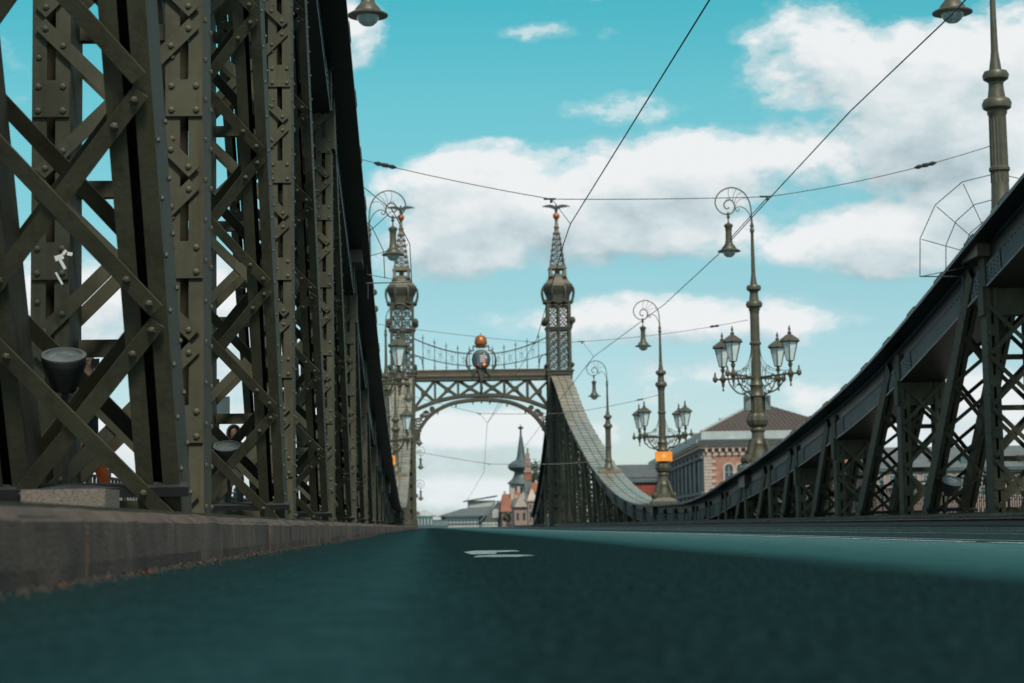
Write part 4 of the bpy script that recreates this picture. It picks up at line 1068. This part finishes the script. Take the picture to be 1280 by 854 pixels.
# city beyond the arch ----------------------------------------------
def bld(name, label, x0, x1, y0, Y, dep, m, cat='building'):
    a, b = back(x0, y0, Y), back(x1, y0, Y); t = thing(name, label, cat, ((a.x+b.x)/2, Y, 0)); w_ = (b.x-a.x)/2
    MB().box(-w_, w_, 0, dep, -.1, a.z).obj('wall', m, t); return t, w_, a.z
def wins(t, w_, z0_, z1_, nx, ny, m='window', fr=.55, fh=.6):
    ww = 2*w_/nx; hh = (z1_-z0_)/ny; q = MB().box(-ww*fr/2, ww*fr/2, -.08, .05, -hh*fh/2, hh*fh/2).mesh('window', m)
    for i in range(nx):
        for j in range(ny): link('window', q, t, (-w_+ww*(i+.5), 0, z0_+hh*(j+.5)))
t, w_, h = bld('office_block', 'low grey office block with banded front straight ahead under the arch', 559, 598, 647, 420, 20, 'whitestone')
wins(t, w_, .3, h-.3, 9, 2, 'window', .8, .6); MB().box(-w_-.3, w_+.3, -.4, 20, h, h+.35).obj('roof_slab', 'teal', t)
t, w_, h = bld('glass_hall', 'glass hall with wide shallow dark roof inside the arch', 552, 610, 645.5, 445, 22, 'palewall')
wins(t, w_, h-2.2, h-.1, 12, 1, 'window', .8, .85)
MB().add([(-w_-1, -2, h), (w_+1, -2, h), (w_+1, 24, h), (-w_-1, 24, h), (-w_*.1, 2, h+1.7), (w_+1, 2, h+2.2), (w_+1, 20, h+2.2), (-w_*.1, 20, h+1.7)], [(0,1,5,4),(4,5,6,7),(0,4,7,3),(1,2,6,5),(3,7,6,2),(0,3,2,1)]).obj('roof', 'roofgrey', t)
t, w_, h = bld('penthouse_block', 'pale block with slanting top rising behind the glass hall', 586, 619, 626, 480, 14, 'palewall')
wins(t, w_, h-3.4, h-1.4, 8, 1, 'teal', .8, .7)
MB().add([(-w_-1.2, -1, h-.2), (w_+.6, -1, h+1.0), (w_+.6, 15, h+1.0), (-w_-1.2, 15, h-.2), (-w_-1.2, -1, h), (w_+.6, -1, h+1.25), (w_+.6, 15, h+1.25), (-w_-1.2, 15, h)], [(0,3,2,1),(4,5,6,7),(0,1,5,4),(1,2,6,5),(2,3,7,6),(3,0,4,7)]).obj('roof', 'roofgrey', t)
t, w_, h = bld('pavilion', 'round-roofed pavilion at the left foot of the arch', 521, 541, 646, 400, 10, 'teal')
wins(t, w_, .3, h-.2, 5, 1, 'whitestone', .35, .7)
MB().lathe([(w_+.7, h), (w_+.8, h+.2), (w_*.7, h+.9), (w_*.3, h+1.25), (.1, h+1.4)], 16, (0, 5, 0)).obj('roof', 'whitestone', t, smooth=True)
t, w_, h = bld('shed', 'dark flat shed between the pavilion and the office block', 536, 560, 650, 410, 10, 'teal')
wins(t, w_, .3, h-.2, 11, 1, 'palewall', .3, .75)
t, w_, h = bld('gabled_house', 'dark gabled house with white arched window beside the orange roofs', 606, 631, 646, 400, 16, 'teal')
gz = back(622, 626, 400).z
MB().add([(-w_-.8, -.8, h-1), (w_*.25, -.8, gz), (w_+1.0, -.8, gz-.3), (w_+1.0, 14, gz-.3), (w_*.25, 14, gz), (-w_-.8, 14, h-1)], [(0,1,4,5),(1,2,3,4)]).add([(-w_-.3, -.3, h-1), (w_*.25, -.3, gz-.3), (w_+.5, -.3, gz-.6), (w_+.5, -.3, h-1)], [(0,3,2,1)]).obj('roof', 'roofgrey', t)
b = MB(); arched(b, w_*.1, h-.3, 1.5, 1.9, -.5, -.34); b.obj('window', 'whitestone', t)
for x in (-.5, .0, .6): 
    b = MB(); arched(b, x*w_, h-2.2, .5, 1.0, -.1, -.0); b.obj('window', 'palewall', t)
t, w_, h = bld('kiosk', 'white kiosk with dark windows at the end of the road', 603, 622, 653, 330, 6, 'palewall')
wins(t, w_, .5, h-.5, 4, 1, 'window', .7, .6)
# church tower with onion dome
YC = 470.
a = back(652, 605, YC); k = YC/2400
t = thing('church_tower', 'church tower with green onion dome and needle spire inside the arch on the right', 'church tower', (a.x, YC, 0))
def zz(y): return back(652, y, YC).z
MB().box(-15*k, 4*k, -8*k, 12*k, -.1, zz(604)).obj('wall', 'palewall', t)
MB().box(4*k, 16*k, -4*k, 12*k, -.1, zz(604)).obj('wall', 'greywall', t)
MB().lathe([(18*k, zz(605)), (17*k, zz(603)), (12*k, zz(599)), (9.5*k, zz(594)), (9*k, zz(590)), (14*k, zz(588)), (17*k, zz(584.5)), (16.5*k, zz(581)), (12*k, zz(577.5)), (6.5*k, zz(575)), (5.4*k, zz(571)), (4.2*k, zz(562)), (2.6*k, zz(551)), (1.3*k, zz(543))], 12).obj('onion_dome', 'copper', t, smooth=True)
MB().lathe([(.25, zz(543)), (.2, zz(537)), (.7, zz(535.5)), (.7, zz(534)), (.12, zz(533)), (.05, zz(530))], 8).obj('finial', 'iron', t)
for i in range(3):
    b = MB(); arched(b, (-11+i*5)*k, zz(618), 1.6*k, 8*k, -8*k-.1, -8*k+.05); b.obj('window', 'window', t)
# pinnacle in front
YD = 430.; k = YD/2400
a = back(660, 600, YD); t = thing('pinnacled_turret', 'slim rose-white stepped turret with orange base in front of the church tower', 'turret', (a.x, YD, 0))
def zz(y): return back(660, y, YD).z
MB().box(-4.5*k, 4.5*k, -4*k, 4*k, -.1, zz(602)).obj('wall', 'greywall', t)
MB().box(-4.3*k, 4.3*k, -4.3*k, 4.3*k, zz(601), zz(591)).obj('parapet_box', 'redroof', t)
b = MB()
for (y0, y1, w_) in ((591, 588, 5.2), (588, 583, 3.8), (583, 581, 4.6), (581, 575, 3.2), (575, 573, 3.8), (573, 567, 2.4), (567, 560, 1.3)): b.box(-w_*k, w_*k, -w_*k, w_*k, zz(y0)+.002, zz(y1))
b.obj('stepped_top', 'pinkwall', t)
# row of old houses with orange roofs
def gable_house(label, x0, x1, ye, yt, Y, m, rm, dep=12, name='old_house', tx=None):
    t, w_, h = bld(name, label, x0, x1, ye, Y, dep, m); g = back(x0, yt, Y).z
    MB().add([(-w_-.4, -.4, h), (w_+.4, -.4, h), (w_+.4, dep+.4, h), (-w_-.4, dep+.4, h), (-w_*.8, dep/2, g), (w_*.8, dep/2, g)], [(0,1,5,4),(1,2,5),(2,3,4,5),(3,0,4),(0,3,2,1)]).obj('roof', rm, t)
    MB().box(w_*.35, w_*.35+.6, dep*.4, dep*.4+.6, h, g+.9).box(-w_*.6, -w_*.6+.5, dep*.6, dep*.6+.5, h, g+.6).obj('chimneys', 'stone', t, kind='stuff')
    wins(t, w_, .5, h-.4, max(2, int(w_)), max(1, int(h/2.6)), 'window', .4, .5); return t, w_, h, g
t, w_, h, g_ = gable_house('small rose house with steep orange roof right of the dark gable', 628, 646, 640, 617, 390, 'pinkwall', 'redroof')
MB().box(w_*.3, w_*.3+.7, 4, 4.7, h, g_+.8).obj('chimney', 'stone', t)
t, w_, h, g_ = gable_house('narrow rose house with grey gable below the church tower', 643, 659, 634, 622, 375, 'pinkwall', 'roofgrey')
MB().add([(-w_, -.5, h), (w_, -.5, h), (0, -.5, h+2.6), (-w_, -.1, h), (w_, -.1, h), (0, -.1, h+2.6)], [(0,1,2),(5,4,3),(0,2,5,3),(1,4,5,2)]).obj('front_gable', 'stone', t)
t, w_, h, g_ = gable_house('orange-roofed house partly behind the rose house', 640, 652, 625, 613, 402, 'stone', 'redroof')
t, w_, h = bld('corner_turret', 'rose corner turret with pointed roof against the right foot of the arch', 660, 671, 627, 360, 4, 'pinkwall')
wins(t, w_, .5, h-.3, 2, 3, 'window', .35, .5)
MB().box(-w_-.25, w_+.25, -.25, 4.25, h, h+.35).frus(0, 2, h+.35, back(665, 611, 360).z, w_+.1, 2.1, .1, .1).obj('roof', 'stone', t)
t, w_, h, g_ = gable_house('dark house with red roof behind the corner turret', 664, 700, 616, 603, 395, 'greywall', 'redroof')
# trees on the slope behind, on the right edge of the arch
def tree(label, x, yb, yt, Y, r_px, n=2600):
    a = back(x, yb, Y); h = back(x, yt, Y).z; r = r_px*Y/2400
    t = thing('tree', label, 'tree', (a.x, Y, 0)); rnd = random.Random(int(x*7))
    tr = MB(); tr.tube([(0, 0, -.2), (.2, 0, h*.3), (0, .2, h*.65)], [.35, .28, .12], 7)
    cl = []
    for i in range(7):
        an = rnd.random()*6.28; z_ = h*rnd.uniform(.35, .6); e = (cos(an)*r*.6, sin(an)*r*.6, z_+h*.18); tr.tube([(0, 0, z_), e], [.12, .03], 5); cl.append(e)
    tr.obj('trunk', 'roofbrown', t)
    cr = MB()
    for i in range(22):
        an = rnd.random()*6.28; q = rnd.random()**.5; z_ = h*rnd.uniform(.42, .92); cl.append((cos(an)*r*q*.85*(1.2-z_/h*.5), sin(an)*r*q*.85, z_))
    for i in range(n):
        c = rnd.choice(cl); p = Vector(c)+Vector((rnd.gauss(0, r*.16), rnd.gauss(0, r*.16), rnd.gauss(0, h*.05))); s_ = rnd.uniform(.12, .3)
        u = Vector((rnd.uniform(-1, 1), rnd.uniform(-1, 1), rnd.uniform(-1, 1))).normalized(); v = u.orthogonal().normalized()*s_; u = u*s_
        cr.cur = 0; cr.add([p-u-v*.5, p+u-v*.5, p+u*.6+v, p-u*.6+v*.8], [(0,1,2,3)])
    cr.obj('crown', 'foliage', t); return t
MT['foliage'] = mat('dark_foliage', (.06, .075, .05), .8, .5, .9, col2=(.03, .04, .028))
tree('bushy dark tree against the right foot of the arch beside the church tower', 677, 640, 576, 440, 13)
tree('lower dark tree by the red roof near the right foot of the arch', 668, 640, 592, 455, 8, 1500)
tree('small dark tree between dark gable and rose house', 634, 655, 640, 360, 5, 900)

# hanging sign board past the left girder
q0 = back(268, 496, 21.5); q1 = back(287, 522, 21.5)
t = thing('sign_board', 'grey sign board on a pole beyond the left girder, above the hooded walker', 'sign', (q0.x, 21.5, 0))
MB().box(0, q1.x-q0.x, 0, .03, q1.z, q0.z).obj('board', 'floodglass', t)
MB().tube([(.02, .05, DECK), (.02, .05, q0.z+.2)], .03, 8).obj('pole', 'iron', t)

# ================================================================== PEOPLE
MT['skin'] = mat('skin', (.42, .20, .12), .55, .12, 12)
MT['navy'] = mat('dark_jacket', (.018, .02, .024), .8, .3, 12, bump=.4)
MT['orangecloth'] = mat('orange_trousers', (.62, .10, .02), .8, .25, 10, bump=.4)
MT['hair'] = mat('dark_hair', (.02, .014, .01), .6, .3, 30)
MT['shoe'] = mat('black_shoe', (.01, .01, .01), .5, .2, 9)
def person(label, X, Y, H, face, low_m, hood=False, glasses=False, bald=False):
    t = thing('person', label, 'person', (X, Y, DECK), (0, 0, face))
    s = H/1.75
    V_ = [(0,0,.95,.135,.11), (0,0,1.12,.13,.10), (0,.01,1.32,.165,.12), (0,0,1.44,.12,.09), (0,-.01,1.52,.06,.06), (0,-.02,1.60,.075,.09), (0,-.025,1.67,.078,.098), (0,-.01,1.735,.05,.06)]
    E_ = [(i, i+1) for i in range(7)]
    def add(p, par): V_.append(p); E_.append((par, len(V_)-1)); return len(V_)-1
    for sx in (-1, 1):
        a = add((sx*.19, 0, 1.40, .06, .06), 3); a = add((sx*.24, .02, 1.12, .045, .05), a); a = add((sx*.22, -.16, .96, .035, .038), a); a = add((sx*.20, -.24, .93, .03, .022), a)
        h0 = add((sx*.20, -.30, .92, .026, .018), a)
        for f in range(4): g_ = add((sx*(.20+(f-1.5)*.018), -.35, .905, .009, .009), h0); add((sx*(.20+(f-1.5)*.017), -.375-.008*(f in (1, 2)), .885, .008, .008), g_)
        add((sx*.165, -.30, .91, .010, .010), a)
        st = .16*sx
        b = add((sx*.095, 0, .86, .095, .10), 0); b = add((sx*.10, -st, .50, .06, .065), b); b = add((sx*.10, -st*1.3+.05, .12, .042, .045), b)
        b = add((sx*.10, -st*1.3+.04, .05, .04, .05), b); add((sx*.105, -st*1.3-.12, .03, .038, .028), b)
    me = bpy.data.meshes.new('body'); me.from_pydata([(x*s, y*s, z*s) for x, y, z, *_ in V_], E_, []); o = bpy.data.objects.new('body', me); C.objects.link(o)
    sk = o.modifiers.new('skin', 'SKIN'); 
    for i, q in enumerate(V_): me.skin_vertices[0].data[i].radius = (q[3]*s, q[4]*s)
    me.skin_vertices[0].data[0].use_root = True
    ss = o.modifiers.new('sub', 'SUBSURF'); ss.levels = 2; ss.render_levels = 2
    dg = bpy.context.evaluated_depsgraph_get(); ev = bpy.data.meshes.new_from_object(o.evaluated_get(dg))
    bpy.data.objects.remove(o)
    for q in ('skin', 'navy', low_m, 'shoe'): ev.materials.append(MT[q])
    for p in ev.polygons:
        c = p.center/s; p.use_smooth = True
        if c.z > 1.50 or (c.y < -.25 and c.z > .85): p.material_index = 0
        elif c.z > .90 or abs(c.x) > .165: p.material_index = 1
        elif c.z > .10: p.material_index = 2
        else: p.material_index = 3
    b = link('body', ev, t)
    # face: nose, ears, eyes, mouth
    f = MB(); f.lathe([(.02, -.02), (.014, .0), (.005, .03)], 6, (0, -.125*s, 1.625*s))
    for sx in (-1, 1): f.lathe([(.006, -.03), (.016, 0), (.008, .03)], 6, (sx*.082*s, 0, 1.63*s))
    f.obj('nose_and_ears', 'skin', t, smooth=True)
    e = MB()
    for sx in (-1, 1): e.box(sx*.032-.012, sx*.032+.012, -.117*s, -.108*s, 1.645*s, 1.655*s)
    e.box(-.022, .022, -.118*s, -.108*s, 1.575*s, 1.582*s); e.obj('eyes_and_mouth', 'hair', t)
    if glasses:
        g_ = MB()
        for sx in (-1, 1):
            g_.tube([(sx*.035+.026*cos(j*pi/4), -.128*s, 1.65*s+.02*sin(j*pi/4)) for j in range(9)], .004, 4)
            g_.tube([(sx*.062, -.125*s, 1.655*s), (sx*.085, 0, 1.655*s)], .004, 4)
        g_.tube([(-.01, -.13*s, 1.655*s), (.01, -.13*s, 1.655*s)], .004, 4); g_.obj('glasses', 'iron', t)
    if hood:
        h = MB(); n = 14; v = []
        rings = []
        for i, (yy, r_) in enumerate(((-.115, .098), (-.10, .122), (-.02, .135), (.06, .12), (.11, .07), (.125, .01))):
            for j in range(n): a = 2*pi*j/n; v.append((r_*cos(a)*s, yy*s, (1.63+r_*1.18*sin(a))*s))
        h.add(v, [(i*n+j, i*n+(j+1) % n, (i+1)*n+(j+1) % n, (i+1)*n+j) for i in range(5) for j in range(n)]); h.obj('hood', 'navy', t, smooth=True)
    elif bald:
        h = MB()
        for sx in (-1, 1): h.add([(sx*.085*s, .02, 1.60*s), (sx*.088*s, .02, 1.67*s), (sx*.05*s, .10*s, 1.68*s), (sx*.05*s, .10*s, 1.57*s)], [(0,1,2,3)])
        h.obj('hair', 'hair', t)
    return t
person('bald man in glasses with dark jacket and orange trousers walking behind the left girder', -3.23, 18.6, 1.68, radians(-75), 'orangecloth', glasses=True, bald=True)
person('person in dark hooded jacket facing the camera beyond the left girder', -3.17, 32.0, 1.66, radians(8), 'navy', hood=True)
